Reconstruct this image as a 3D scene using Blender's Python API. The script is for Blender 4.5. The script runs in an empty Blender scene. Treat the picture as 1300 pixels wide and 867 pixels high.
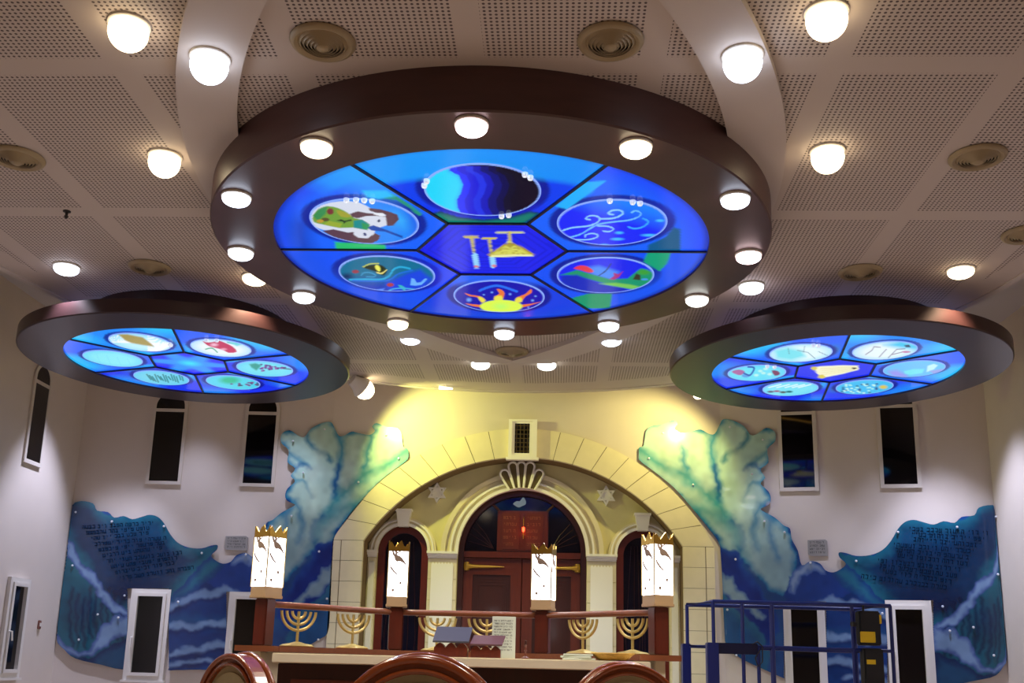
import bpy, bmesh, math, random
import numpy as np
from mathutils import Vector, Matrix
from mathutils.geometry import delaunay_2d_cdt
random.seed(7)
PI = math.pi
scn = bpy.context.scene
COL = scn.collection
# ---------------------------------------------------------------- camera
FOC, CX, CY = 1320.34, 648.92, 527.89
PITCH, ROLL, YAW = 0.235216, 0.024528, 0.048135
CZ = 1.2
_fw = np.array([-math.sin(YAW)*math.cos(PITCH), math.cos(YAW)*math.cos(PITCH), math.sin(PITCH)])
_r0 = np.array([math.cos(YAW), math.sin(YAW), 0.0]); _u0 = np.cross(_r0, _fw)
_rt = _r0*math.cos(ROLL)+_u0*math.sin(ROLL); _up = -_r0*math.sin(ROLL)+_u0*math.cos(ROLL)
cd = bpy.data.cameras.new('camera'); cam = bpy.data.objects.new('camera', cd); COL.objects.link(cam)
m = Matrix.Identity(4)
for i in range(3):
    m[i][0], m[i][1], m[i][2] = _rt[i], _up[i], -_fw[i]
m[2][3] = CZ
cam.matrix_world = m
cd.sensor_fit = 'HORIZONTAL'; cd.sensor_width = 36.0
cd.lens = FOC/1300*36.0
cd.shift_x = (650-CX)/1300; cd.shift_y = (CY-433.5)/1300
cd.clip_start = 0.05; cd.clip_end = 200
scn.camera = cam
# ---------------------------------------------------------------- light levels and exposure
scn.view_settings.view_transform = 'Standard'; scn.view_settings.look = 'None'
scn.view_settings.exposure = 0.0; scn.view_settings.gamma = 1.0
scn.view_settings.use_curve_mapping = False
w = bpy.data.worlds.new('world'); scn.world = w; w.use_nodes = True
w.node_tree.nodes['Background'].inputs[0].default_value = (0.02, 0.03, 0.06, 1)
w.node_tree.nodes['Background'].inputs[1].default_value = 0.3
P_CEIL, P_RING, P_WASH, P_SIDE, P_FILL, P_COVE, GLASS = 170.0, 62.0, 120.0, 900.0, 270.0, 1.3, 1.0
WARM, COOL, PINK, NEUT = (255,232,190), (222,234,255), (255,222,226), (245,248,240)

def ray(x, y): return (x-CX)/FOC*_rt+(CY-y)/FOC*_up+_fw
def atz(x, y, z): d = ray(x, y); return Vector(d*((z-CZ)/d[2])+[0, 0, CZ])
def aty(x, y, Y): d = ray(x, y); return Vector(d*(Y/d[1])+[0, 0, CZ])
def atx(x, y, X): d = ray(x, y); return Vector(d*(X/d[0])+[0, 0, CZ])
WY = 15.3; AX = -0.53                                   # arch wall, hall axis at the arch
FL, FR = -3.45, 2.40                                    # where the side wings of the end wall start
CL, CR = (-7.25, 15.12), (6.05, 14.64)                  # corners with the side walls
def wallpt(x, y, off=0.0):
    """point of the end wall (centre or wing) seen at a pixel, moved off the wall into the room"""
    p = aty(x, y, WY-off)
    if p.x < FL: a, b = (FL, WY), CL
    elif p.x > FR: a, b = (FR, WY), CR
    else: return p
    tx, ty = b[0]-a[0], b[1]-a[1]; L = math.hypot(tx, ty)
    nx, ny = -ty/L, tx/L
    if ny > 0: nx, ny = -nx, -ny
    d = ray(x, y)
    c = (a[0]+nx*off)*nx+(a[1]+ny*off)*ny
    t = c/(d[0]*nx+d[1]*ny)
    return Vector(d*t+[0, 0, CZ])
def wing_angle(x):
    if x < FL: return math.atan2(WY-CL[1], FL-CL[0])
    if x > FR: return math.atan2(CR[1]-WY, CR[0]-FR)
    return 0.0
# ---------------------------------------------------------------- materials
def lin(c):
    return tuple((v/255/12.92 if v/255 <= .04045 else ((v/255+.055)/1.055)**2.4) for v in c[:3])
def L4(c): return (*lin(c), 1.0)
def pm(name, col, rough=.5, metal=0.0, noise=0.0, scale=6.0, bump=0.0, emit=None, es=0.0, coat=0.0, stretch=(1,1,1), spec=None):
    mt = bpy.data.materials.new(name); mt.use_nodes = True
    nt = mt.node_tree; b = nt.nodes['Principled BSDF']
    b.inputs['Base Color'].default_value = L4(col); b.inputs['Roughness'].default_value = rough
    b.inputs['Metallic'].default_value = metal
    if coat: b.inputs['Coat Weight'].default_value = coat; b.inputs['Coat Roughness'].default_value = .08
    if spec is not None: b.inputs['Specular IOR Level'].default_value = spec
    if emit: b.inputs['Emission Color'].default_value = L4(emit); b.inputs['Emission Strength'].default_value = es
    if noise or bump:
        tc = nt.nodes.new('ShaderNodeTexCoord'); mp = nt.nodes.new('ShaderNodeMapping')
        mp.inputs['Scale'].default_value = stretch
        nt.links.new(tc.outputs['Object'], mp.inputs[0])
        nz = nt.nodes.new('ShaderNodeTexNoise'); nz.inputs['Scale'].default_value = scale; nz.inputs['Detail'].default_value = 5
        nt.links.new(mp.outputs[0], nz.inputs[0])
        if noise:
            mx = nt.nodes.new('ShaderNodeMix'); mx.data_type = 'RGBA'
            lo = tuple(max(0, c*(1-noise)) for c in lin(col)); hi = tuple(min(1, c*(1+noise)) for c in lin(col))
            mx.inputs[6].default_value = (*lo, 1); mx.inputs[7].default_value = (*hi, 1)
            nt.links.new(nz.outputs[0], mx.inputs[0]); nt.links.new(mx.outputs[2], b.inputs['Base Color'])
        if bump:
            bp = nt.nodes.new('ShaderNodeBump'); bp.inputs['Strength'].default_value = bump; bp.inputs['Distance'].default_value = .01
            nt.links.new(nz.outputs[0], bp.inputs['Height']); nt.links.new(bp.outputs[0], b.inputs['Normal'])
    return mt
def attr_mat(name, rough=.3, emis=0.0, basef=1.0, coat=0.0):
    mt = bpy.data.materials.new(name); mt.use_nodes = True
    nt = mt.node_tree; b = nt.nodes['Principled BSDF']
    a = nt.nodes.new('ShaderNodeAttribute'); a.attribute_name = 'Col'
    if basef: nt.links.new(a.outputs['Color'], b.inputs['Base Color'])
    else: b.inputs['Base Color'].default_value = (.01, .01, .015, 1)
    b.inputs['Roughness'].default_value = rough
    if emis: b.inputs['Specular IOR Level'].default_value = .2
    if coat: b.inputs['Coat Weight'].default_value = coat; b.inputs['Coat Roughness'].default_value = .03
    if emis:
        nt.links.new(a.outputs['Color'], b.inputs['Emission Color']); b.inputs['Emission Strength'].default_value = emis
    return mt
def math_node(nt, op, a, b=None, c=None):
    n = nt.nodes.new('ShaderNodeMath'); n.operation = op
    for i, v in enumerate((a, b, c)):
        if v is None: continue
        if isinstance(v, (int, float)): n.inputs[i].default_value = v
        else: nt.links.new(v, n.inputs[i])
    return n.outputs[0]
M = {}
M['plaster'] = pm('white plaster', (210,198,186), .75, noise=.04, scale=3, bump=.08)
M['plaster_warm'] = pm('cream plaster', (226,216,176), .7, noise=.05, scale=4, bump=.06)
M['ceil_plain'] = pm('smooth ceiling board', (196,184,176), .7, noise=.02, scale=2)
M['soffit'] = pm('upper ceiling', (190,182,176), .8)
M['floor'] = pm('floor tiles', (164,148,134), .35, noise=.08, scale=3)
M['stone'] = pm('dressed limestone', (226,214,176), .6, noise=.07, scale=7, bump=.12)
M['joint'] = pm('mortar joint', (120,104,78), .9)
M['mould'] = pm('white stone moulding', (244,240,228), .55)
M['tymp'] = pm('tympanum render', (218,208,150), .7, noise=.08, scale=5, bump=.1)
M['wood'] = pm('mahogany', (92,34,20), .3, noise=.35, scale=5, stretch=(6,6,.6), coat=.35)
M['wood_dark'] = pm('dark mahogany', (58,18,12), .35, noise=.35, scale=5, stretch=(6,6,.6), coat=.2)
M['wood_rail'] = pm('rail wood', (136,78,48), .35, noise=.25, scale=6, stretch=(.8,6,6), coat=.3)
M['ring'] = pm('dark wenge veneer', (74,47,44), .36, noise=.2, scale=4, stretch=(1,1,5))
M['ring_small'] = pm('very dark veneer', (50,29,30), .34, noise=.2, scale=4, stretch=(1,1,5))
M['gold'] = pm('brass', (200,160,70), .3, metal=.9)
M['gold_soft'] = pm('satin brass', (206,182,110), .4, metal=.6)
M['white_paint'] = pm('white lacquer', (222,216,206), .4)
M['frame_wall'] = pm('painted window frame', (206,196,184), .5)
M['black_glass'] = pm('night window glass', (8,7,10), .06, spec=.6)
M['blue_glass'] = pm('dark blue glass', (8,12,36), .08, spec=.6)
M['marble'] = pm('cream marble', (240,230,200), .3, noise=.08, scale=5)
M['metal_grey'] = pm('grey sheet metal', (158,140,108), .5, metal=.1)
M['metal_dark'] = pm('dark metal', (28,24,22), .6)
M['blue_paint'] = pm('blue machine paint', (22,36,104), .35, coat=.2)
M['black_plastic'] = pm('black plastic', (14,14,16), .5)
M['yellow'] = pm('yellow label', (230,190,20), .5)
M['cream_fabric'] = pm('cream upholstery', (176,164,130), .8, noise=.08, scale=30)
M['paper'] = pm('printed paper', (214,222,206), .7)
M['ink'] = pm('ink', (60,66,64), .8)
M['ink_dark'] = pm('dark lettering', (6,22,42), .9, spec=.05)
M['grey_plaque'] = pm('grey plaque', (150,146,142), .5)
M['bluegrey'] = pm('blue grey leather', (58,60,80), .5)
M['mauve'] = pm('mauve leather', (86,50,58), .5)
M['wicker'] = pm('woven straw', (200,158,70), .7, noise=.35, scale=40, bump=.4)
M['chrome'] = pm('polished steel', (230,232,235), .12, metal=1)
M['steel_bolt'] = pm('brushed bolt', (235,238,242), .3, metal=.3)
M['rust'] = pm('brown switch plate', (130,84,70), .5)
M['lampglass'] = pm('lit opal glass', (240,240,240), .3, emit=(250,250,255), es=4.0)
M['lampbase'] = pm('pale alabaster base', (190,160,120), .4)
M['leaf'] = pm('leaf silhouette', (150,128,108), .6)
M['red_glow'] = pm('red lamp glass', (200,20,10), .3, emit=(255,60,30), es=8.0)
M['dove'] = pm('pale blue dove glass', (150,180,190), .4, emit=(120,150,160), es=.25)
M['cove'] = pm('warm cove strip', (255,180,90), .5, emit=(255,190,80), es=P_COVE)
for nm, c in (('warm', WARM), ('cool', COOL), ('pink', PINK), ('neut', NEUT)):
    M['lens_'+nm] = pm('lens '+nm, (250,250,250), .3, emit=c, es=6.0)
M['art'] = attr_mat('backlit painted glass', rough=.12, emis=GLASS, basef=0)
M['mural'] = attr_mat('painted glass mural', rough=.25, coat=.6)

def perforated():
    mt = bpy.data.materials.new('perforated ceiling board'); mt.use_nodes = True
    nt = mt.node_tree; b = nt.nodes['Principled BSDF']; b.inputs['Roughness'].default_value = .75
    tc = nt.nodes.new('ShaderNodeTexCoord'); sp = nt.nodes.new('ShaderNodeSeparateXYZ'); nt.links.new(tc.outputs['Object'], sp.inputs[0])
    X, Y = sp.outputs[0], sp.outputs[1]
    mn = lambda *a: math_node(nt, *a)
    # panel cells: 1.2 x 2.354 m, plain strips 0.18 m wide between the fields of holes
    fx = mn('FRACT', mn('DIVIDE', mn('ADD', X, 1.818+120.0), 1.2)); ux = mn('MULTIPLY', mn('ABSOLUTE', mn('SUBTRACT', fx, .5)), 1.2)
    fy = mn('FRACT', mn('DIVIDE', mn('ADD', Y, -6.235+235.4), 2.354)); uy = mn('MULTIPLY', mn('ABSOLUTE', mn('SUBTRACT', fy, .5)), 2.354)
    field = mn('MULTIPLY', mn('LESS_THAN', ux, .6-.088), mn('LESS_THAN', uy, 1.177-.098))
    pit = .0365
    hx = mn('SUBTRACT', mn('FRACT', mn('DIVIDE', mn('ADD', X, 300.), pit)), .5); hy = mn('SUBTRACT', mn('FRACT', mn('DIVIDE', mn('ADD', Y, 300.), pit)), .5)
    rr = mn('SQRT', mn('ADD', mn('MULTIPLY', hx, hx), mn('MULTIPLY', hy, hy)))
    hole = mn('LESS_THAN', rr, .27)
    # holes stop before the curved border
    ex = mn('DIVIDE', mn('ADD', X, .625), 5.0); ey = mn('DIVIDE', mn('MAXIMUM', mn('SUBTRACT', Y, 9.1), 0.0), 5.2)
    lim = mn('LESS_THAN', mn('ADD', mn('MULTIPLY', ex, ex), mn('MULTIPLY', ey, ey)), 1.0)
    mask = mn('MULTIPLY', mn('MULTIPLY', field, hole), lim)
    mx = nt.nodes.new('ShaderNodeMix'); mx.data_type = 'RGBA'
    mx.inputs[6].default_value = L4((190,176,166)); mx.inputs[7].default_value = L4((84,70,68))
    nt.links.new(mask, mx.inputs[0]); nt.links.new(mx.outputs[2], b.inputs['Base Color'])
    return mt
M['perf'] = perforated()
# ---------------------------------------------------------------- mesh helpers
class MB:
    def __init__(s): s.v = []; s.f = []; s.mi = []; s.c = []; s.smooth = []
    def add(s, vs, fs, mi=0, sm=False, col=None):
        o = len(s.v); s.v += [tuple(v) for v in vs]
        for f in fs: s.f.append([o+i for i in f]); s.mi.append(mi); s.smooth.append(sm)
        s.c += [(*(col or (0, 0, 0)), 1.0)]*len(vs)
        return s
    def box(s, c, d, mi=0, rot=0.0, bev=0.0):
        x, y, z = d[0]/2, d[1]/2, d[2]/2
        if bev > 0:
            b = min(bev, x*.9, y*.9, z*.9)
            bm = bmesh.new(); bmesh.ops.create_cube(bm, size=1.0)
            for v in bm.verts: v.co = Vector((v.co.x*d[0], v.co.y*d[1], v.co.z*d[2]))
            bmesh.ops.bevel(bm, geom=bm.edges[:], offset=b, segments=2, affect='EDGES')
            bm.verts.index_update()
            vs = [v.co.copy() for v in bm.verts]; fs = [[v.index for v in f.verts] for f in bm.faces]; bm.free()
        else:
            vs = [Vector((i*x, j*y, k*z)) for i in (-1, 1) for j in (-1, 1) for k in (-1, 1)]
            fs = [(0,1,3,2), (4,6,7,5), (0,4,5,1), (2,3,7,6), (0,2,6,4), (1,5,7,3)]
        ca, sa = math.cos(rot), math.sin(rot)
        vs = [(v.x*ca-v.y*sa+c[0], v.x*sa+v.y*ca+c[1], v.z+c[2]) for v in vs]
        return s.add(vs, fs, mi)
    def lathe(s, c, prof, n=32, mi=0, sm=True, a0=0.0, a1=2*PI):
        full = abs(a1-a0-2*PI) < 1e-6; k = n if full else n+1
        vs = []; fs = []
        for r, z in prof:
            for i in range(k):
                a = a0+(a1-a0)*i/n; vs.append((c[0]+r*math.cos(a), c[1]+r*math.sin(a), c[2]+z))
        for j in range(len(prof)-1):
            for i in range(n):
                i2 = (i+1) % k; fs.append((j*k+i, j*k+i2, (j+1)*k+i2, (j+1)*k+i))
        return s.add(vs, fs, mi, sm)
    def tube(s, pts, r, n=10, mi=0, closed=False, flat=None):
        pts = [Vector(p) for p in pts]; N = len(pts); vs = []; fs = []
        rs = r if isinstance(r, (list, tuple)) else [r]*N
        prev = None
        for i, p in enumerate(pts):
            a = pts[i-1] if (i > 0 or closed) else p; b = pts[(i+1) % N] if (i < N-1 or closed) else p
            t = (b-a).normalized() if (b-a).length > 1e-9 else Vector((0, 0, 1))
            if prev is None:
                u = t.cross(Vector((0, 0, 1)));
                if u.length < 1e-3: u = t.cross(Vector((1, 0, 0)))
            else: u = prev-t*prev.dot(t)
            u.normalize(); prev = u; v = t.cross(u)
            for k in range(n):
                q = 2*PI*k/n; vs.append(p+u*(rs[i]*math.cos(q))+v*(rs[i]*math.sin(q)))
        for i in range(N if closed else N-1):
            for k in range(n):
                j = (i+1) % N; k2 = (k+1) % n; fs.append((i*n+k, i*n+k2, j*n+k2, j*n+k))
        if not closed: fs.append(list(range(n))[::-1]); fs.append([(N-1)*n+k for k in range(n)])
        return s.add(vs, fs, mi, True)
    def prism(s, poly, fn, t0, t1, mi=0, cap0=True, cap1=True):
        """poly: 2-D outline; fn(u, v, t) -> 3-D; extruded from t0 to t1"""
        n = len(poly)
        vs = [fn(u, v, t0) for u, v in poly]+[fn(u, v, t1) for u, v in poly]
        fs = [(i, (i+1) % n, n+(i+1) % n, n+i) for i in range(n)]
        if cap0: fs.append(list(range(n))[::-1])
        if cap1: fs.append(list(range(n, 2*n)))
        return s.add(vs, fs, mi)
    def ring(s, outer, inner, fn, t0, t1, mi=0):
        """prism between two outlines with the same number of points; closed"""
        n = len(outer); vs = [fn(u, v, t) for t in (t0, t1) for poly in (outer, inner) for u, v in poly]
        fs = []
        for i in range(n):
            j = (i+1) % n
            fs += [(i, j, n+j, n+i), (2*n+i, 3*n+i, 3*n+j, 2*n+j), (i, 2*n+i, 2*n+j, j), (n+i, n+j, 3*n+j, 3*n+i)]
        return s.add(vs, fs, mi)
    def strip(s, A, B, fn, t0, t1, mi=0):
        """open band between two polylines, extruded"""
        n = len(A); vs = [fn(u, v, t) for t in (t0, t1) for poly in (A, B) for u, v in poly]
        fs = []
        for i in range(n-1):
            j = i+1
            fs += [(i, j, n+j, n+i), (2*n+i, 3*n+i, 3*n+j, 2*n+j), (i, 2*n+i, 2*n+j, j), (n+i, n+j, 3*n+j, 3*n+i)]
        fs += [(0, n, 3*n, 2*n), (n-1, 3*n-1, 4*n-1, 2*n-1)]
        return s.add(vs, fs, mi)
    def build(s, name, mats, parent=None, col=False, world=True, fix=True):
        off = Vector((0, 0, 0))
        if parent is not None and world:
            p = parent
            while p is not None: off += p.location; p = p.parent
        me = bpy.data.meshes.new(name)
        me.from_pydata([(v[0]-off.x, v[1]-off.y, v[2]-off.z) for v in s.v], [], s.f)
        for mt in (mats if isinstance(mats, (list, tuple)) else [mats]): me.materials.append(mt)
        me.polygons.foreach_set('material_index', s.mi); me.polygons.foreach_set('use_smooth', s.smooth)
        if col:
            at = me.color_attributes.new('Col', 'FLOAT_COLOR', 'POINT')
            at.data.foreach_set('color', np.array(s.c, dtype=np.float32).ravel())
        if fix:
            bm = bmesh.new(); bm.from_mesh(me); bmesh.ops.recalc_face_normals(bm, faces=bm.faces); bm.to_mesh(me); bm.free()
        me.update()
        o = bpy.data.objects.new(name, me); COL.objects.link(o)
        if parent is not None: o.parent = parent
        if any(s.smooth):
            md = o.modifiers.new('edges', 'EDGE_SPLIT'); md.split_angle = math.radians(40)
        return o
XYZ = lambda u, v, t: (u, v, t)          # polygon in plan, extruded in z
XZ = lambda u, v, t: (u, t, v)           # polygon in elevation, extruded in y
def tag(o, label=None, cat=None, group=None, kind=None):
    if label: o['label'] = label
    if cat: o['category'] = cat
    if group: o['group'] = group
    if kind: o['kind'] = kind
    return o
def empty(name, loc, label, cat, group=None, rz=0.0):
    o = bpy.data.objects.new(name, None); COL.objects.link(o); o.location = loc; o.rotation_euler.z = rz; o.empty_display_size = .1
    return tag(o, label, cat, group)
def copy_tree(o, parent=None):
    c = o.copy(); COL.objects.link(c)
    if parent is not None: c.parent = parent
    for ch in list(o.children): copy_tree(ch, c)
    return c
def dup(o, loc, label, group=None, rz=0.0):
    c = copy_tree(o); c.location = loc; c.rotation_euler.z = rz; c['label'] = label
    if group: c['group'] = group
    return c
def struct(o): o['kind'] = 'structure'; return o
def light(name, kind, loc, power, col, parent=None, size=.1, spot=None, blend=.5, target=None):
    ld = bpy.data.lights.new(name, kind); ld.energy = power; ld.color = lin(col)
    ld.shadow_soft_size = size
    if kind == 'SPOT': ld.spot_size = math.radians(spot); ld.spot_blend = blend
    o = bpy.data.objects.new(name, ld); COL.objects.link(o)
    o.location = loc
    if target is not None:
        q = (Vector(target)-Vector(loc)).to_track_quat('-Z', 'Y'); o.rotation_euler = q.to_euler()
    if parent is not None:
        o.parent = parent
    return o
def circ(c, r, n=48, a0=0.0, a1=2*PI, end=False):
    k = n+1 if end else n
    return [(c[0]+r*math.cos(a0+(a1-a0)*i/n), c[1]+r*math.sin(a0+(a1-a0)*i/n)) for i in range(k)]
def smooth(pts, n=4, closed=True):
    """Catmull-Rom through the points"""
    P = [Vector(p) for p in pts]; N = len(P); out = []
    for i in range(N if closed else N-1):
        g = (lambda k: P[k % N]) if closed else (lambda k: P[min(max(k, 0), N-1)])
        p0, p1, p2, p3 = g(i-1), g(i), g(i+1), g(i+2)
        for k in range(n):
            t = k/n
            out.append(.5*((2*p1)+(p2-p0)*t+(2*p0-5*p1+4*p2-p3)*t*t+(3*p1-p0-3*p2+p3)*t**3))
    if not closed: out.append(P[-1])
    return [tuple(v) for v in out]
# ---------------------------------------------------------------- the room
HB, HS, HC = 4.7724, 4.5883, 5.1131                     # undersides: big disc, small discs, ceiling
DX = -0.625                                             # axis of the ceiling
UP = 5.95                                               # upper ceiling beyond the lowered one
REAR = -7.0
XL, XR = CL[0], CR[0]
def slab(name, x0, x1, y0, y1, z0, z1, mt):
    b = MB(); b.box(((x0+x1)/2, (y0+y1)/2, (z0+z1)/2), (x1-x0, y1-y0, z1-z0)); return struct(b.build(name, mt))
slab('floor', XL-.3, XR+.3, REAR-.3, 18.0, -.2, 0, M['floor'])
slab('ceiling_upper', XL-.3, XR+.3, REAR-.3, 18.0, UP, UP+.2, M['soffit'])
slab('wall_left', XL-.3, XL, REAR, CL[1]+.3, 0, UP, M['plaster'])
slab('wall_right', XR, XR+.3, REAR, CR[1]+.3, 0, UP, M['plaster'])
slab('wall_rear', XL-.3, XR+.3, REAR-.3, REAR, 0, UP, M['plaster'])
for nm, a, b_ in (('wall_back_left', CL, (FL, WY)), ('wall_back_right', (FR, WY), CR)):
    b = MB(); th = .3
    L = math.hypot(b_[0]-a[0], b_[1]-a[1]); nx, ny = -(b_[1]-a[1])/L*th, (b_[0]-a[0])/L*th
    b.prism([a, b_, (b_[0]+nx, b_[1]+ny), (a[0]+nx, a[1]+ny)], XYZ, 0, UP); struct(b.build(nm, M['plaster']))
# arch geometry (end wall plane)
SPR = 2.94; RI, CIZ = 2.778, 1.45; RO, COZ = 3.136, 1.528
HW_I, HW_O = 2.345, 2.80
ai = math.asin(HW_I/RI); ao = math.asin(HW_O/RO)
def arc_i(n=40, d=0.0): return [(AX+(RI+d)*math.sin(-ai+2*ai*i/n), CIZ+(RI+d)*math.cos(-ai+2*ai*i/n)) for i in range(n+1)]
def arc_o(n=40): return [(AX+RO*math.sin(-ao+2*ao*i/n), COZ+RO*math.cos(-ao+2*ao*i/n)) for i in range(n+1)]
# centre of the end wall: everything outside the stone arch
b = MB()
ao_pts = [(AX-HW_O, 0)]+arc_o()+[(AX+HW_O, 0)]
top = [(FL+(FR-FL)*i/(len(ao_pts)-1), UP) for i in range(len(ao_pts))]; top[0] = (FL, UP); top[-1] = (FR, UP)
outl = [(FL, 0)]+[(FL, UP)]+[(FR, UP)]+[(FR, 0)]+ao_pts[::-1]
b.prism(outl, XZ, WY, WY+.3); struct(b.build('wall_back', M['plaster']))
# lowered perforated ceiling: straight sides and a curved far end
EA, EB, EY = 5.33, 5.72, 9.1
half = [(DX+EA*math.cos(a), EY+EB*math.sin(a)) for a in [PI*i/72 for i in range(73)]]
outl = [(DX-EA, REAR+.02), (DX+EA, REAR+.02)]+half
b = MB(); b.prism(outl, XYZ, HC, HC+.16); ceil = struct(b.build('ceiling', M['perf']))
b = MB(); n = len(half)
inn = [(DX+(x-DX)*.985, EY+(y-EY)*.985) for x, y in half]
b.strip(half, inn, XYZ, HC-.012, HC+.165); struct(b.build('trim_1', M['ceil_plain']))
# plain plaster ring in the ceiling in front of the big disc
for k, s in enumerate((-1, 1)):
    b = MB(); arc = lambda r: [(DX+s*(-4.0+math.sqrt(r*r-(y-8.5)**2)), y) for y in [3.9+9.2*i/60 for i in range(61)]]
    b.strip(arc(6.43), arc(6.01), XYZ, HC-.06-.001*k, HC-.002); struct(b.build('trim_%d' % (k+2), M['ceil_plain']))
# warm light strips lying on top of the lowered ceiling
b = MB()
b.tube([(DX+(EA-.12)*math.cos(a), EY+(EB-.12)*math.sin(a), HC+.2) for a in [PI*i/60 for i in range(61)]], .025, 6)
tag(b.build('cove_light', M['cove']), 'warm light strip lying along the curved edge on top of the lowered ceiling', 'light strip')
# ---------------------------------------------------------------- painted artwork (stained glass, murals)
def project(P):
    P = np.asarray(P, float)-np.array([0, 0, CZ]); z = P@_fw
    return np.stack([CX+FOC*(P@_rt)/z, CY-FOC*(P@_up)/z], -1)
def seg_dist(P, pts, closed):
    pts = np.asarray(pts, float); d = np.full(len(P), 1e9)
    n = len(pts)
    for i in range(n if closed else n-1):
        a = pts[i]; e = pts[(i+1) % n]-a; L = max(e@e, 1e-12)
        t = np.clip(((P-a)@e)/L, 0, 1); q = P-a-t[:, None]*e
        d = np.minimum(d, np.hypot(q[:, 0], q[:, 1]))
    return d
def inside(P, pts):
    pts = np.asarray(pts, float); c = np.zeros(len(P), bool); n = len(pts)
    x, y = P[:, 0], P[:, 1]
    for i in range(n):
        x0, y0 = pts[i]; x1, y1 = pts[(i+1) % n]
        if y0 == y1: continue
        h = (y0 > y) != (y1 > y)
        c ^= h & (x < (x1-x0)*(y-y0)/(y1-y0)+x0)
    return c
class Paint:
    """colours (linear) at a set of 2-D points"""
    def __init__(s, P, base): s.P = np.asarray(P, float); s.C = np.tile(np.array(lin(base)), (len(P), 1))
    def mixin(s, a, col):
        a = np.clip(a, 0, 1)[:, None]; c = np.array(lin(col)) if not isinstance(col, np.ndarray) else col
        s.C = s.C*(1-a)+c*a; return s
    def fill(s, poly, col, soft=.7, sm=0, edge=None, ew=8.0, op=1.0):
        """edge: second colour near the outline, fading over ew"""
        if sm: poly = smooth(poly, sm)
        d = seg_dist(s.P, poly, True); ins = inside(s.P, poly); sd = np.where(ins, d, -d)
        if edge is not None:
            t = np.clip(sd/ew, 0, 1)[:, None]; t = t*t*(3-2*t)
            c = np.array(lin(edge))*(1-t)+np.array(lin(col))*t
        else: c = col
        return s.mixin(np.clip(.5+sd/soft, 0, 1)*op, c)
    def line(s, pts, wd, col, sm=4, soft=.6, op=1.0):
        if sm and len(pts) > 2: pts = smooth(pts, sm, False)
        return s.mixin(np.clip(.5+(wd/2-seg_dist(s.P, pts, False))/soft, 0, 1)*op, col)
    def dot(s, c, rx, ry, col, soft=.25, op=1.0):
        q = np.hypot((s.P[:, 0]-c[0])/rx, (s.P[:, 1]-c[1])/ry); return s.mixin(np.clip((1-q)/soft, 0, 1)*op, col)
def tri_mesh(outline, step, holes=()):
    """triangulated outline with inner points on a grid -> points (N,2), faces"""
    out = np.asarray(outline, float)
    def dense(poly):
        r = []
        for i in range(len(poly)):
            a = np.array(poly[i], float); b_ = np.array(poly[(i+1) % len(poly)], float); k = max(1, int(np.hypot(*(b_-a))/(step*1.2)))
            r += [a+(b_-a)*t/k for t in range(k)]
        return r
    loops = [dense(out)]+[dense(np.array(h, float)) for h in holes]
    x0, y0 = out.min(0); x1, y1 = out.max(0)
    gx = np.arange(x0, x1, step); gy = np.arange(y0, y1, step*.87)
    G = np.array([(x+(step/2 if j % 2 else 0), y) for j, y in enumerate(gy) for x in gx])
    k = inside(G, out)
    dmin = seg_dist(G, out, True)
    for h in holes: k &= ~inside(G, h); dmin = np.minimum(dmin, seg_dist(G, h, True))
    G = G[k & (dmin > step*.45)]
    pts = []; edges = []
    for lp in loops:
        o = len(pts); pts += [Vector(p) for p in lp]; edges += [(o+i, o+(i+1) % len(lp)) for i in range(len(lp))]
    pts += [Vector(p) for p in G]
    V, _, F, *_r = delaunay_2d_cdt(pts, edges, [], 1, 1e-6)
    V = np.array([tuple(v) for v in V]); F = [list(f) for f in F]
    cen = np.array([V[f].mean(0) for f in F]); ok = inside(cen, out)
    for h in holes: ok &= ~inside(cen, h)
    return V, [f for f, g in zip(F, ok) if g]
def art_obj(name, V3, F, C, mt, parent, thick=0.0):
    b = MB(); b.v = [tuple(v) for v in V3]; b.f = F; b.mi = [0]*len(F); b.smooth = [False]*len(F)
    b.c = [(c[0], c[1], c[2], 1) for c in C]
    o = b.build(name, mt, parent, col=True, fix=False)
    if thick:
        md = o.modifiers.new('thickness', 'SOLIDIFY'); md.thickness = abs(thick); md.offset = 1 if thick > 0 else -1
    return o
def crop(ox, oy, sc): return lambda *pts: [(ox+x/sc, oy+y/sc) for x, y in pts]
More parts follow.
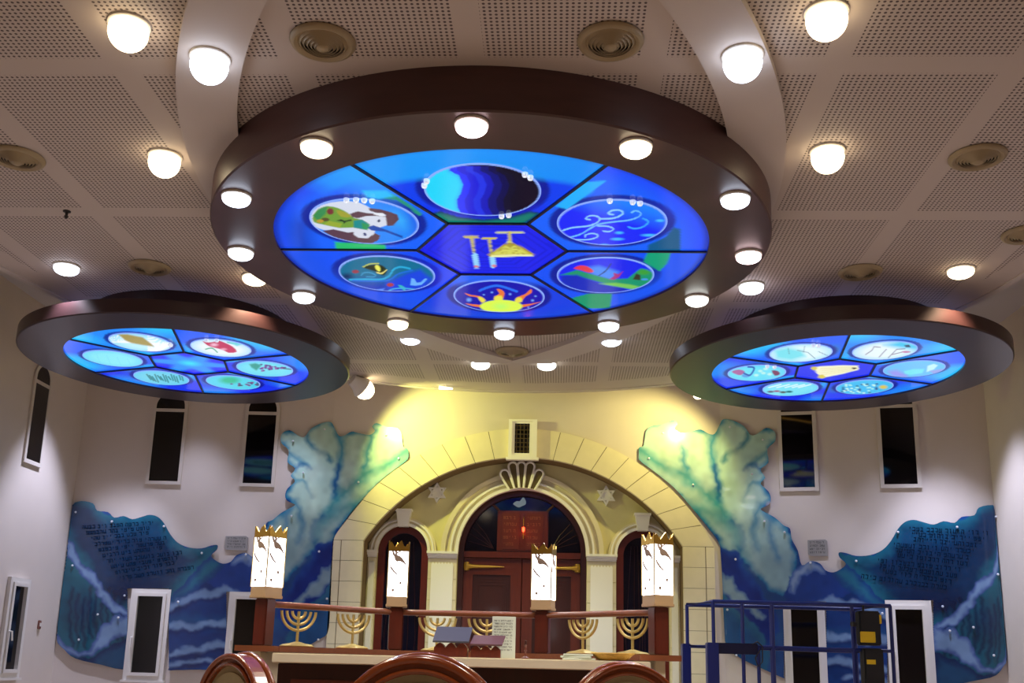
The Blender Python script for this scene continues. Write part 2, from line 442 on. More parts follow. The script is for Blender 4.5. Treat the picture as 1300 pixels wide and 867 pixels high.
# ---------------------------------------------------------------- light discs
def disc(center, zb, R, Rg, th, rot, label, panel_paint, medals, hub_paint, step, veneer='ring'):
    root = empty('ceiling_disc', (center[0], center[1], zb), label, 'ceiling light')
    c = (center[0], center[1], zb)
    b = MB(); b.lathe(c, [(Rg, .03), (Rg, 0.0), (R-.012, 0.0), (R, .012), (R, th), (Rg-.05, th), (Rg-.05, .05), (Rg, .03)], 128)
    b.build('ring_frame', M[veneer], root)
    def w3(V, z=0.0): return np.c_[c[0]+V[:, 0]*Rg, c[1]+V[:, 1]*Rg, np.full(len(V), zb+z)]
    hexr = .352
    for k in range(6):
        a0, a1 = rot+k*PI/3, rot+(k+1)*PI/3
        outl = [(hexr*math.cos(a0), hexr*math.sin(a0))]+[(math.cos(a0+(a1-a0)*i/24), math.sin(a0+(a1-a0)*i/24)) for i in range(25)]+[(hexr*math.cos(a1), hexr*math.sin(a1))]
        V, F = tri_mesh(outl, step)
        C = panel_paint(V, project(w3(V)), k)
        art_obj('glass_panel', w3(V, .022), F, C, M['art'], root, .012)
    V, F = tri_mesh([(hexr*math.cos(rot+k*PI/3), hexr*math.sin(rot+k*PI/3)) for k in range(6)], step)
    art_obj('center_panel', w3(V, .022), F, hub_paint(V, project(w3(V))), M['art'], root, .012)
    b = MB(); hw = .015
    for k in range(6):
        a = rot+k*PI/3; p0 = Vector((hexr*math.cos(a), hexr*math.sin(a), 0)); p1 = Vector((.998*math.cos(a), .998*math.sin(a), 0))
        b.box((c[0]+(p0.x+p1.x)/2*Rg, c[1]+(p0.y+p1.y)/2*Rg, zb+.016), ((p1-p0).length*Rg, hw*1.5, .02), 0, a)
        q1 = Vector((hexr*math.cos(a+PI/3), hexr*math.sin(a+PI/3), 0)); mid = (p0+q1)/2; dd = q1-p0
        b.box((c[0]+mid.x*Rg, c[1]+mid.y*Rg, zb+.016), (dd.length*Rg+hw, hw*1.5, .02), 0, math.atan2(dd.y, dd.x))
    b.build('came', M['came'], root)
    mr = .240
    for k, (fn, bolts) in enumerate(medals):
        a = rot+k*PI/3+PI/6; mc = np.array([.628*math.cos(a), .628*math.sin(a)])
        V, F = tri_mesh([(mc[0]+mr*math.cos(t), mc[1]+mr*math.sin(t)) for t in np.linspace(0, 2*PI, 72, endpoint=False)], step*.55)
        P = project(w3(V)); C = fn(P, (V-mc)/mr)
        rr = np.hypot(*((V-mc)/mr).T)[:, None]
        al = np.clip((rr-.955)/.02, 0, 1); C = C*(1-al)+np.array(lin((140,172,255)))*al
        md = art_obj('medallion', w3(V, .0125), F, C, M['art'], root, .008)
        for ba in bolts:
            b = MB(); p = mc+mr*np.array([math.cos(ba), math.sin(ba)])*1.0
            b.lathe((c[0]+p[0]*Rg, c[1]+p[1]*Rg, zb-.004), [(.001, -.018), (.018, -.012), (.024, 0), (.024, .02), (.001, .02)], 12)
            b.build('bolt', M['lens_bolt'], md)
    return root
M['came'] = pm('dark lead came', (10,12,60), .4)
M['lens_bolt'] = pm('bolt cap with painted glint', (250,252,255), .18, metal=.7, emit=(220,235,255), es=.6)  # bolt caps glow faintly: glint of the lights put into the material

def halos(pt, V, rot):
    for k in range(6):
        a = rot+k*PI/3+PI/6; r = np.hypot(V[:, 0]-.628*math.cos(a), V[:, 1]-.628*math.sin(a))/.240
        pt.mixin(np.clip((1.17-r)/.05, 0, 1)*.9, (10, 22, 140))
def big_panel(V, P, k):
    base = [(20,82,246), (16,64,228), (20,82,246), (24,98,252), (14,64,240), (26,98,252)][k]
    pt = Paint(P, base); r = np.hypot(V[:, 0], V[:, 1]); ang = np.degrees(np.arctan2(V[:, 1], V[:, 0]))
    halos(pt, V, 0.0)
    if k == 4:      # sector nearest the camera: cyan outer band, darker arcs
        q = np.hypot(V[:, 0], V[:, 1]-.25)
        pt.mixin(np.clip((q-.98)/.05, 0, 1)*(1-.35*np.clip(V[:, 0]+.1, 0, 1)), (24,150,250))
        pt.mixin(np.clip((.80-q)/.04, 0, 1)*.35, (16,34,226))
        c = crop(530, 205, 7.647)
        pt.fill(c((110,535),(220,505),(400,560),(640,585),(900,560),(1090,505),(1200,525),(1010,660),(220,660)), (16,124,110), 1.2, edge=(8,50,110), ew=5)
    elif k == 3:    # left, near
        pt.mixin(np.clip((r-.9)/.06, 0, 1)*.6, (26,60,236)); pt.mixin(np.clip((ang+135)/10, 0, 1)*np.clip((r-.55)/.3, 0, 1), (36,150,255))
        pt.mixin(np.clip((r-.86)/.03, 0, 1)*np.clip((ang+140)/8, 0, 1)*.6, (20,160,255)); pt.mixin(np.clip(1-abs(r-.88)/.09, 0, 1)*np.clip((-150-ang)/12, 0, 1)*.6, (10,30,150))
        c = crop(380, 245, 8.125)
        pt.fill(c((365,530),(890,560),(890,700),(390,700)), (40,190,110), 1.0); pt.fill(c((860,80),(960,30),(1260,230),(1240,270),(1120,170),(1000,100)), (40,150,120), 1.2)
        pt.fill(c((640,0),(900,0),(980,60),(820,90),(700,70)), (40,190,255), 3)
    elif k == 5:    # right, near
        c = crop(700, 240, 8.125)
        pt.fill(c((300,-40),(560,-60),(420,60),(160,235),(50,205)), (36,176,255), 1.5)
        pt.mixin(np.clip((r-.86)/.1, 0, 1)*.6, (30,60,250))
        pt.fill(c((1000,600),(1180,520),(1260,420),(1330,440),(1330,720),(990,720)), (14,90,140), 2)
    elif k == 0:    # right, far
        c = crop(700, 325, 9.286)
        pt.mixin(np.clip((r-.8)/.1, 0, 1)*.5, (30,90,240))
        pt.fill(c((1140,-40),(1420,-40),(1360,120),(1270,210),(1090,90)), (16,160,120), 1); pt.fill(c((240,520),(430,470),(720,470),(690,640),(300,640)), (14,150,110), 1)
    elif k == 2:    # left, far
        pt.mixin(np.clip((r-.8)/.1, 0, 1)*.5, (26,80,226)); pt.mixin(np.clip((V[:, 0]+.45)/.2, 0, 1)*.6, (18,40,240))
    else:           # far
        pt.mixin(np.clip((.5-V[:, 1])/.1, 0, 1)*.8, (34,104,255)); pt.mixin(np.clip((r-.86)/.08, 0, 1)*.4, (16,80,220))
    pt.mixin(np.clip((r-.965)/.03, 0, 1)*.8, (10,30,140)); return pt.C
def big_hub(V, P):
    pt = Paint(P, (26,38,236)); h = np.max([np.abs(V@np.array([math.cos(a), math.sin(a)])) for a in (PI/6, PI/2, 5*PI/6)], 0)
    pt.mixin(.35*(np.sin(h*150) > .6), (14,20,180)); pt.mixin(np.clip((h-.285)/.02, 0, 1)*.5, (20,30,200))
    c = crop(540, 285, 7.222); tan, wht, pal = (206,190,90), (150,214,255), (222,226,120)
    for x0, y0, x1, y1 in ((425,140,470,405), (588,155,625,400)):
        p = lambda t: (x0+(x1-x0)*t, y0+(y1-y0)*t)
        pt.fill(c((x0-70,y0-15),(x0+65,y0-15),(x0+65,y0+5),(x0-70,y0+5)), tan)
        pt.line(c(p(0), p(.62)), 4.2, tan, 0); pt.line(c(p(.6), p(1)), 6.2, wht, 0); pt.dot(c(p(1))[0], 3.2, 1.6, (220,130,140))
        for t in (.2, .35, .5): pt.dot(c(p(t))[0], 1.6, 1.0, (110,120,120))
    pt.fill(c((650,88),(900,88),(900,105),(650,105)), pal); pt.line(c((772,95),(772,190)), 4.5, tan, 0); pt.dot(c((772,190))[0], 4, 2, pal)
    pt.fill(c((590,312),(620,268),(690,220),(775,188),(860,215),(940,262),(985,305)), (214,214,96), 1, 3, edge=(170,140,40), ew=4)
    for x in (650, 700, 740, 775, 810, 850, 900): pt.line(c((775+(x-775)*.25,200),(x,290)), .8, (150,120,30), 0, op=.7)
    pt.fill(c((595,300),(985,295),(985,310),(600,322)), (236,240,170)); return pt.C
def med_day(P, U):
    pt = Paint(P, (14,12,34)); c = crop(530, 205, 7.647)
    cur = [(310,60),(310,105),(400,150),(442,240),(420,320),(382,385),(388,460),(430,530),(440,600)]
    for sft, col in ((520,(14,14,44)),(450,(14,16,80)),(380,(18,24,120)),(300,(24,30,190)),(230,(34,54,230)),(160,(26,30,220)),(75,(28,44,252)),(0,(38,92,246))):
        q = [(x+sft+70*(y > 380)*0, y) for x, y in cur]
        pt.fill(c(*([(-100,60)]+q+[(-100,600)])), col, .8)
    pt.fill(c(*([(-100,60)]+cur+[(-100,600)])), (34,214,252), .8, edge=(40,190,250), ew=6); return pt.C
def med_faces(P, U):
    pt = Paint(P, (36,136,250)); c = crop(380, 245, 8.125)
    pt.mixin(np.clip((U[:, 0]-.35)/.3, 0, 1)*np.clip(.6-np.abs(U[:, 1]+.1), 0, 1), (60,190,255)); pt.mixin(np.clip((U[:, 0]-.7)/.2, 0, 1), (36,110,240))
    pt.fill(c((100,240),(230,140),(420,100),(620,115),(760,190),(900,260),(905,345),(780,385),(765,470),(600,482),(400,405),(250,395),(130,340)), (214,220,236), 1, 2)
    pt.fill(c((140,250),(200,180),(290,150),(400,170),(500,220),(560,270),(640,290),(725,340),(700,395),(560,370),(420,375),(250,340),(150,315)), (112,158,56), 1, 2)
    pt.fill(c((380,190),(480,215),(540,260),(430,260)), (160,160,50), 1, 2); pt.fill(c((250,340),(420,375),(440,330),(300,300)), (150,170,50), 1)
    pt.fill(c((140,250),(200,180),(290,150),(270,230),(190,300)), (56,140,80), 2); pt.fill(c((560,300),(645,288),(725,340),(700,395),(560,372)), (0,138,140), 1); pt.fill(c((640,320),(725,340),(700,395),(650,380)), (36,150,90), 1)
    br = (92,62,76)
    pt.fill(c((520,230),(600,203),(700,222),(820,232),(890,262),(905,355),(970,350),(1028,290),(1010,238),(930,208),(830,182),(715,170),(725,196),(800,222),(890,240),(880,262),(790,250),(690,252),(600,275),(545,262)), br, .8)
    pt.fill(c((760,218),(860,222),(895,248),(850,258),(770,236)), (230,235,245), .8)
    pt.fill(c((240,405),(350,388),(450,410),(500,422),(560,415),(560,445),(610,475),(700,482),(765,440),(775,425),(835,455),(815,500),(730,540),(620,545),(470,510),(330,460)), br, .8)
    pt.dot(c((820,302))[0], 2, 2.4, (20,40,90)); pt.dot(c((676,440))[0], 2.2, 2.2, (20,40,110)); pt.dot(c((318,205))[0], 5, 4.6, (120,50,50)); pt.dot(c((265,288))[0], 6, 2.6, (90,80,40)); pt.dot(c((215,305))[0], 5, 2.4, (190,150,50))
    pt.fill(c((380,300),(430,285),(470,300),(530,285),(545,300),(490,310),(460,335),(450,310)), (36,60,30), .8)
    pt.fill(c((705,370),(760,345),(900,395),(1070,460),(1060,478),(880,412),(740,400)), (16,70,170), .9); return pt.C
def med_wind(P, U):
    pt = Paint(P, (30,44,250)); c = crop(700, 240, 8.125)
    pt.mixin(np.clip((U[:, 0]*.5-U[:, 1]*.9-.1)/.8, 0, 1), (30,130,255)); s_ = (140,206,255)
    pt.line(c((120,440),(220,412),(380,395),(470,360),(500,320),(460,292),(390,292),(355,320),(400,330)), 1.9, s_)
    pt.line(c((500,322),(620,318),(700,295),(740,262),(700,232),(620,238),(585,268),(640,278)), 2.1, s_)
    pt.line(c((180,515),(300,480),(400,420),(500,375),(650,352),(800,335),(900,300),(920,262),(870,238),(825,258)), 1.9, (110,190,255))
    pt.line(c((480,395),(580,398),(640,425),(600,452),(535,448)), 1.7, s_); pt.line(c((240,535),(380,535),(470,510),(470,482),(410,472),(350,490),(350,508)), 1.6, s_)
    pt.line(c((945,318),(1000,350),(950,402),(860,422),(795,405)), 2.0, (60,170,255))
    for x, y, rx in ((700,465,60), (680,530,90), (545,592,70), (1010,490,110), (1120,340,60)): pt.dot(c((x,y))[0], rx/8.1, 2.4, (70,190,255), .7)
    return pt.C
def med_fish(P, U):
    pt = Paint(P, (14,110,150)); c = crop(420, 320, 9.286)
    pt.mixin(np.clip((P[:, 1]-350)/16, 0, 1), (20,60,190)); pt.fill(c((650,380),(760,330),(900,260),(1050,220),(1190,330),(1100,440),(700,480)), (24,70,226), 6)
    pt.dot(c((190,300))[0], 12, 6, (10,40,90), .9); pt.fill(c((380,190),(480,165),(600,170),(660,230),(620,290),(540,250),(430,215)), (24,40,20), 2, 3)
    pt.fill(c((520,175),(560,170),(585,215),(570,245),(530,215)), (236,236,96), .8, 2); pt.line(c((545,255),(600,265),(655,225)), 1.8, (230,220,130)); pt.line(c((380,190),(460,155),(560,150)), 1.5, (190,200,90))
    pt.dot(c((290,245))[0], 5, 2.6, (150,60,80)); pt.line(c((360,290),(380,262),(450,255),(520,280),(510,305),(420,305)), 1.6, (60,150,200))
    pt.line(c((220,340),(400,335),(600,335),(690,290),(740,220),(820,190),(930,210)), 2.4, (40,170,220)); pt.line(c((260,350),(500,358),(680,345),(800,270),(960,230)), 2, (30,110,220))
    pt.dot(c((700,400))[0], 5, 2.8, (170,60,80)); pt.fill(c((935,405),(950,320),(985,330),(1010,375),(1060,370),(1110,325),(1140,330),(1070,400),(1000,410)), (110,180,255), .9)
    pt.fill(c((790,400),(830,405),(890,440),(870,470),(820,440)), (60,190,190), .9); pt.line(c((670,480),(730,450),(850,440),(1000,455)), 1.6, (70,170,230)); pt.fill(c((500,460),(640,440),(600,475)), (90,140,255), 1.5)
    return pt.C
def med_sun(P, U):
    pt = Paint(P, (16,22,176)); c = crop(570, 350, 9.286)
    pt.line(c((360,190),(480,145),(600,135),(800,200)), 3, (40,120,255), op=.8)
    for x, y, r in ((505,210,2.2),(720,232,2.4),(985,305,2.6),(235,298,4.5),(410,238,1.8),(1020,255,2),(935,385,1.8)): pt.dot(c((x,y))[0], r, r*.8, (120,170,255), .8)
    o, y_ = (236,120,60), (236,226,80)
    for ray_ in ([(180,215),(260,240),(360,255),(430,300),(380,330),(340,270),(240,255)], [(190,340),(280,350),(380,360),(380,385),(280,372)], [(560,170),(620,180),(655,225),(620,300),(540,310),(535,260),(595,225)], [(965,170),(975,215),(900,260),(850,320),(780,330),(800,270),(900,230)], [(1080,320),(1000,350),(870,385),(860,355),(960,345)]):
        pt.fill(c(*ray_), o, .8, 2)
    for q in ([(340,270),(380,265),(430,305),(390,330)], [(540,260),(620,250),(630,310),(540,310)], [(790,280),(850,270),(860,320),(780,330)]): pt.fill(c(*q), y_, 2, 2)
    pt.dot(c((615,375))[0], 28.5, 8.6, (222,250,84), .12); pt.dot(c((610,375))[0], 14, 6, (190,252,110), .9); return pt.C
def med_land(P, U):
    pt = Paint(P, (26,40,240)); c = crop(700, 325, 9.286)
    pt.fill(c((400,150),(560,130),(800,200),(700,300),(500,240)), (70,140,250), 5)
    pt.fill(c((100,240),(300,180),(480,230),(700,290),(900,280),(960,230),(1060,160),(1230,220),(1230,330),(1060,400),(900,400),(600,330),(400,280),(200,240)), (26,150,110), 2)
    pt.fill(c((120,250),(300,235),(420,280),(600,340),(850,380),(900,420),(700,460),(300,450),(120,330)), (20,44,190), 3); pt.fill(c((560,340),(760,330),(930,350),(1040,375),(960,405),(800,380)), (120,200,90), 2)
    pt.fill(c((260,160),(340,125),(430,140),(500,195),(440,210),(340,180)), (226,60,80), 1.2, 2); pt.line(c((560,245),(640,190),(700,110)), 1.5, (20,50,130)); pt.fill(c((680,290),(740,250),(730,210),(790,230),(850,190),(800,260),(740,295)), (170,50,130), 1)
    pt.dot(c((1090,205))[0], 11, 5, (60,160,60), .6); pt.fill(c((960,290),(1000,220),(1050,240),(1050,300)), (56,56,40), 1.5); pt.dot(c((1100,290))[0], 5, 1.6, (70,150,230)); return pt.C
bl = math.radians
disc((-.625, 8.651), HB, 2.423, 1.904, .34, 0.0,
     'largest round stained glass ceiling light, in the middle, ringed by spotlights', big_panel,
     [(med_land, ()), (med_sun, ()), (med_fish, ()), (med_faces, (bl(-88), bl(-80), bl(-72), bl(-98))), (med_day, (bl(195), bl(205), bl(-42), bl(-34), bl(74), bl(66))), (med_wind, (bl(-95), bl(-72), bl(-64)))], big_hub, .0135)
def small_paint(rot, star):
    def panel(V, P, k):
        pt = Paint(P, [(26,60,244), (24,50,240), (26,56,240), (30,96,252), (36,140,255), (30,96,252)][k]); r = np.hypot(V[:, 0], V[:, 1])
        a = (np.arctan2(V[:, 1], V[:, 0])-rot) % (PI/3)
        pt.mixin(np.clip((r-.72)/.2, 0, 1)*np.clip((np.sin(a*6+k*2)+.3), 0, 1)*(.8 if k > 2 else .35), (40,200,255))
        pt.mixin(np.clip(1-abs(a-.1)/.12, 0, 1)*np.clip((.62-r)/.1, 0, 1)*.8, (40,190,255)); pt.mixin(np.clip(1-abs(a-.95)/.1, 0, 1)*np.clip(1-abs(r-.6)/.2, 0, 1)*.7, (30,140,160))
        halos(pt, V, rot); return pt.C
    return panel
def star_hub(V, P):
    pt = Paint(P, (26,44,246)); q = 2.0
    r = np.hypot(V[:, 0], V[:, 1]); a = np.arctan2(V[:, 1], V[:, 0])-math.radians(13)
    pt.mixin(np.clip((.30-r*(1-.35*np.cos(a*6)))/.12, 0, 1), (40,150,255)); pt.mixin(np.clip((.12-r)/.1, 0, 1), (50,220,255)); return pt.C
def scroll_hub(V, P):
    pt = Paint(P, (26,50,240)); c = crop(900, 420, 7.647)
    pt.fill(c((1010,375),(1080,362),(1300,352),(1450,355),(1455,395),(1300,435),(1130,468),(1060,440)), (248,246,206), 1.2)
    for i in range(4): pt.line(c((1080,385+i*20),(1420,368+i*10)), .7, (214,206,150), 0, op=.7)
    pt.dot(c((1020,382))[0], 4.5, 2.6, (214,200,80)); pt.dot(c((1095,462))[0], 5.5, 2.6, (220,206,80)); pt.dot(c((1410,383))[0], 3.4, 1.4, (70,60,50)); return pt.C
def pale(P, U, base=(150,232,250)):
    pt = Paint(P, base); pt.mixin(np.clip((np.hypot(U[:, 0], U[:, 1])-.6)/.4, 0, 1)*.5, (80,200,250)); return pt
def m_wheat(P, U):
    pt = pale(P, U, (190,240,250)); c = crop(70, 410, 7.647)
    for i in range(16): pt.line(c((560+i*8,200),(500+i*36,110+i*7)), .8, (250,252,255), 0); pt.line(c((900+i*6,290),(900+i*14,110+i*8)), .8, (250,252,255), 0)
    pt.fill(c((610,120),(700,120),(850,150),(930,210),(960,240),(850,225),(740,205),(680,180)), (168,150,76), 2); pt.fill(c((980,240),(1080,190),(1120,240),(1000,290),(900,290)), (252,254,255), 5); return pt.C
def m_blank(P, U):
    pt = pale(P, U, (140,236,250)); c = crop(70, 410, 7.647)
    for i in range(5): pt.line(c((300+i*100,300+i*14),(340+i*100,400+i*8)), .5, (90,200,220), 0, op=.5)
    return pt.C
def m_olive(P, U):
    pt = pale(P, U, (120,214,240)); c = crop(70, 410, 7.647)
    for i in range(14): pt.line(c((890+i*26,510+(i % 3)*10),(930+i*24,560+(i % 4)*8)), 1.5, (40,124,130), 0)
    return pt.C
def m_pome(P, U):
    pt = pale(P, U, (236,248,255)); c = crop(230, 410, 7.647)
    pt.fill(c((205,185),(260,200),(330,190),(360,180),(430,205),(500,240),(540,290),(460,300),(400,270),(300,245),(250,225)), (196,50,96), 1, 2); pt.dot(c((320,222))[0], 7, 3, (244,190,214), .8); pt.dot(c((410,265))[0], 6, 2, (240,170,196), .8)
    pt.line(c((235,265),(300,255),(350,295)), 1.4, (60,170,130)); pt.line(c((450,200),(520,210),(560,190)), 1.6, (80,180,190)); pt.fill(c((440,190),(520,200),(600,215),(540,235)), (110,214,226), 2); return pt.C
def m_grape(P, U):
    pt = pale(P, U, (120,226,244)); c = crop(230, 410, 7.647); random.seed(3)
    for i in range(40):
        t = random.random(); pt.dot(c((760+t*250, 445+(random.random()-.5)*70*(1-t)))[0], 2.2, 1.3, random.choice(((110,50,150),(84,40,130),(150,80,170))), .5)
    pt.fill(c((660,410),(720,400),(780,420),(730,470),(680,440)), (50,160,150), 2); pt.line(c((990,452),(1075,460)), 1.2, (60,90,110), 0); return pt.C
def m_fig(P, U):
    pt = pale(P, U, (80,214,236)); c = crop(230, 410, 7.647); pt.dot(c((470,565))[0], 17, 6, (30,190,150), .6); random.seed(5)
    for i in range(22): pt.dot(c((480+random.random()*280, 585+random.random()*35))[0], 2.4, 1.2, random.choice(((110,70,140),(60,80,110),(140,90,130))), .5)
    return pt.C
disc((-.625-3.795, 11.746), HS, 1.887, 1.396, .157, bl(-18),
     'small round stained glass ceiling light with fruit medallions, beside the left wall', small_paint(bl(-18), True),
     [(m_grape, ()), (m_fig, ()), (m_olive, ()), (m_blank, ()), (m_wheat, (bl(8), bl(0))), (m_pome, (bl(-80), bl(-100)))], star_hub, .019, 'ring_small')
def n_birds(P, U):
    pt = pale(P, U, (226,250,255)); c = crop(900, 420, 7.647); pt.fill(c((640,200),(760,170),(900,200),(940,260),(800,300),(660,280)), (120,226,240), 6)
    for a in (((770,180),(780,235)), ((860,200),(960,220),(1030,280)), ((930,160),(920,215)), ((1060,210),(1150,250))): pt.line(c(*a), .9, (90,130,150), 0, op=.8)
    return pt.C
def n_fish(P, U):
    pt = pale(P, U, (110,224,246)); c = crop(900, 420, 7.647); pt.fill(c((220,405),(290,385),(350,405),(310,440),(260,430)), (170,90,160), 1.2, 2); pt.dot(c((360,445))[0], 6, 2.6, (90,160,230)); pt.line(c((340,420),(400,440),(440,370),(380,360)), 2, (30,70,180))
    for x, y in ((460,440),(500,400),(550,380),(530,420),(590,430)): pt.dot(c((x,y))[0], 4, 2.2, (190,244,240), .6)
    pt.fill(c((610,395),(670,400),(690,430),(640,445)), (120,50,90), 1.2, 2); return pt.C
def n_nest(P, U):
    pt = pale(P, U, (130,230,248)); c = crop(900, 420, 7.647)
    for x in (700, 780, 860, 930, 990): pt.line(c((x-120,560),(x,530)), 1.4, (220,250,255), 0)
    for x, y, k in ((600,600,(80,80,110)),(660,595,(150,90,130)),(720,605,(90,90,90)),(780,600,(40,110,120))): pt.dot(c((x,y))[0], 6, 1.8, k, .6)
    return pt.C
def n_people(P, U):
    pt = pale(P, U, (230,246,252)); c = crop(1060, 420, 7.647); pt.fill(c((470,150),(640,110),(820,150),(820,200),(640,180)), (70,200,240), 6)
    for a in (((300,240),(360,200),(380,165),(440,170)), ((430,265),(480,210),(500,190)), ((520,270),(600,190),(680,185)), ((560,240),(660,215),(730,215))): pt.line(c(*a), 1.1, (90,70,110), 0, op=.8)
    pt.fill(c((675,150),(720,145),(735,170),(690,170)), (30,60,90), 1); pt.dot(c((690,215))[0], 6, 1.4, (190,120,160)); return pt.C
def n_lamp(P, U):
    pt = pale(P, U, (96,190,244)); c = crop(1060, 420, 7.647); pt.fill(c((510,400),(600,390),(700,440),(700,470),(560,450)), (150,150,240), 5); pt.fill(c((900,350),(960,330),(1000,345),(960,385),(890,410)), (190,240,250), 1.4); pt.fill(c((670,400),(760,380),(870,380),(850,420),(730,440),(680,425)), (110,226,240), 2); pt.fill(c((920,400),(1040,380),(1060,400),(960,425)), (150,160,230), 2); return pt.C
def n_coral(P, U):
    pt = pale(P, U, (60,190,244)); c = crop(1060, 420, 7.647); random.seed(9)
    for i in range(46): pt.dot(c((60+random.random()*360, 525+random.random()*90))[0], 2.6, 1.2, random.choice(((170,236,240),(30,90,150),(200,244,240),(40,130,170))), .5)
    pt.dot(c((470,555))[0], 7, 3.4, (220,200,90), .6); return pt.C
disc((-.625+3.795, 11.746), HS, 1.887, 1.396, .157, bl(22),
     'small round stained glass ceiling light with a central scroll, beside the right wall', small_paint(bl(22), False),
     [(n_coral, ()), (n_nest, ()), (n_fish, (bl(-80), bl(-64))), (n_birds, (bl(-80), bl(-70))), (n_people, ()), (n_lamp, ())], scroll_hub, .019, 'ring_small')
# hangers: a drum carries each small disc below the ceiling, with a warm strip round it
for sx, lab in ((-3.795, 'left'), (3.795, 'right')):
    b = MB(); b.lathe((-.625+sx, 11.746, HS+.158), [(.02, .0), (1.15, .0), (1.15, HC-HS-.159), (.02, HC-HS-.159)], 64)
    r_ = b.build('hanger_drum', M['ring_small'])
    tag(r_, 'dark round drum hanging the small ceiling light beside the %s wall' % lab, 'hanger')
    b = MB(); b.tube([(x, y, 0) for x, y in circ((-.625+sx, 11.746), 1.3, 64)], .02, 6, closed=True)
    b.v = [(x, y, z+HS+.18) for x, y, z in b.v]
    tag(b.build('cove_light', M['cove']), 'warm light strip lying on top of the small ceiling light beside the %s wall' % lab, 'light strip')
# ---------------------------------------------------------------- downlights
def downlight(name, tone, power, rad, sag=1.0):
    root = empty(name, (0, 0, 0), 'x', 'downlight')
    b = MB(); b.lathe((0, 0, 0), [(rad*.9, .01), (rad*.92, -.008), (rad*1.05, -.008), (rad*1.10, -.003), (rad*1.10, .012), (rad*.9, .012)], 40)
    b.build('trim_ring', M['white_paint'], root)
    b = MB(); b.lathe((0, 0, 0), [*[(max(.001, rad*1.02*math.sin(q)), sag*rad*(-.42-1.02*math.cos(q))) for q in [math.radians(d) for d in range(0, 121, 10)]], (rad*.86, .008), (.001, .009)], 32)
    b.build('lens', M['lens_'+tone], root)
    light('bulb', 'SPOT', (0, 0, -1.44*sag*rad-.065), power, {'warm': WARM, 'cool': COOL, 'pink': PINK, 'neut': NEUT}[tone], root, .06, 104, .45)
    return root
protos = {}
def put_light(tone, loc, label, group, power, rad, name, sag=1.0):
    key = (tone, power, rad, name, sag)
    if key not in protos:
        r = downlight(name, tone, power, rad, sag); r.location = loc; r['label'] = label; r['group'] = group; protos[key] = r
    else: r = dup(protos[key], loc, label, group)
    return r
ring = [('cool', 'nine'), ('cool', 'ten'), ('warm', 'eleven'), ('pink', 'twelve'), ('warm', 'one'), ('cool', 'two'), ('pink', 'three'), ('neut', 'four'), ('cool', 'five'), ('cool', 'six'), ('warm', 'seven'), ('cool', 'eight')]
for k, (tone, clock) in enumerate(ring):
    a = PI+k*PI/6
    put_light(tone, (-.625+2.265*math.cos(a), 8.651+2.265*math.sin(a), HB-.012), "spotlight set in the large disc's dark ring, at the %s o'clock place of the photo" % clock, "spotlights in the large disc's ring", P_RING, .108, 'ring_spotlight', .48)
for px, py, tone, lab in ((162,48,'warm','warm downlight at the top left, outside the plain white ceiling band'), (265,90,'cool','cool white downlight on the plain white ceiling band left of the large disc'),
    (208,212,'warm','warm downlight in the perforated ceiling left of the large disc'), (84,344,'cool','cool downlight above the small disc beside the left wall'),
    (943,87,'cool','cool white downlight on the plain white ceiling band right of the large disc'), (1050,33,'warm','warm downlight at the top right, outside the plain white ceiling band'),
    (1051,206,'warm','warm downlight in the perforated ceiling right of the large disc'), (1220,348,'warm','warm downlight above the small disc beside the right wall'),
    (954,368,'cool','cool downlight between the large disc and the right small disc'), (521,433,'cool','cool downlight just past the large disc, left of the far air vent, nearer of two'),
    (776,435,'cool','cool downlight just past the large disc, right of the far air vent, nearer of two'), (610,465,'neut','small far downlight just left of the far air vent'),
    (694,466,'neut','small far downlight just right of the far air vent'), (323,357,'warm','warm ceiling downlight half hidden behind the lower left rim of the large disc')):
    zt = HC-(.07 if (px, py) in ((265,90), (943,87)) else .012)
    p = atz(px, py, zt-.09); p = atz(px, py, zt-(.09 if p.y < 9 else .045)); p.z = zt
    put_light(tone, p, lab, 'downlights in the ceiling', P_CEIL, .122, 'ceiling_downlight', 1.0 if p.y < 9 else .5)
# unseen spots added behind the viewer, so their bounce fills the room with light
for x in (-4.6, -.6, 3.4):
    for y in (1.5, -3.0): light('fill_spot', 'SPOT', (x, y, HC-.05), P_FILL, (255,236,214), None, .12, 100, .5)
# air vents
def vent():
    root = empty('air_vent', (0, 0, 0), 'x', 'air vent')
    b = MB(); b.lathe((0, 0, 0), [(.150, .0), (.165, -.02), (.185, -.03), (.205, -.022), (.215, -.004), (.215, .0)], 48); b.build('flange', M['metal_grey'], root)
    b = MB()
    for i in range(5):
        r = .044+i*.024; zz = -.052+.006*i; b.lathe((0, 0, 0), [(r, zz), (r+.003, zz-.002), (r+.023, zz+.024), (r+.020, zz+.026)], 40)
    b.build('cone_ring', M['metal_grey'], root)
    b = MB(); b.lathe((0, 0, 0), [(.001, -.062), (.03, -.060), (.042, -.05), (.03, -.02), (.001, -.018)], 24); b.build('center_cap', M['metal_grey'], root)
    b = MB(); b.lathe((0, 0, 0), [(.001, -.001), (.165, -.001), (.165, .004), (.001, .004)], 40); b.build('duct_back', M['metal_dark'], root)
    return root
v0 = None
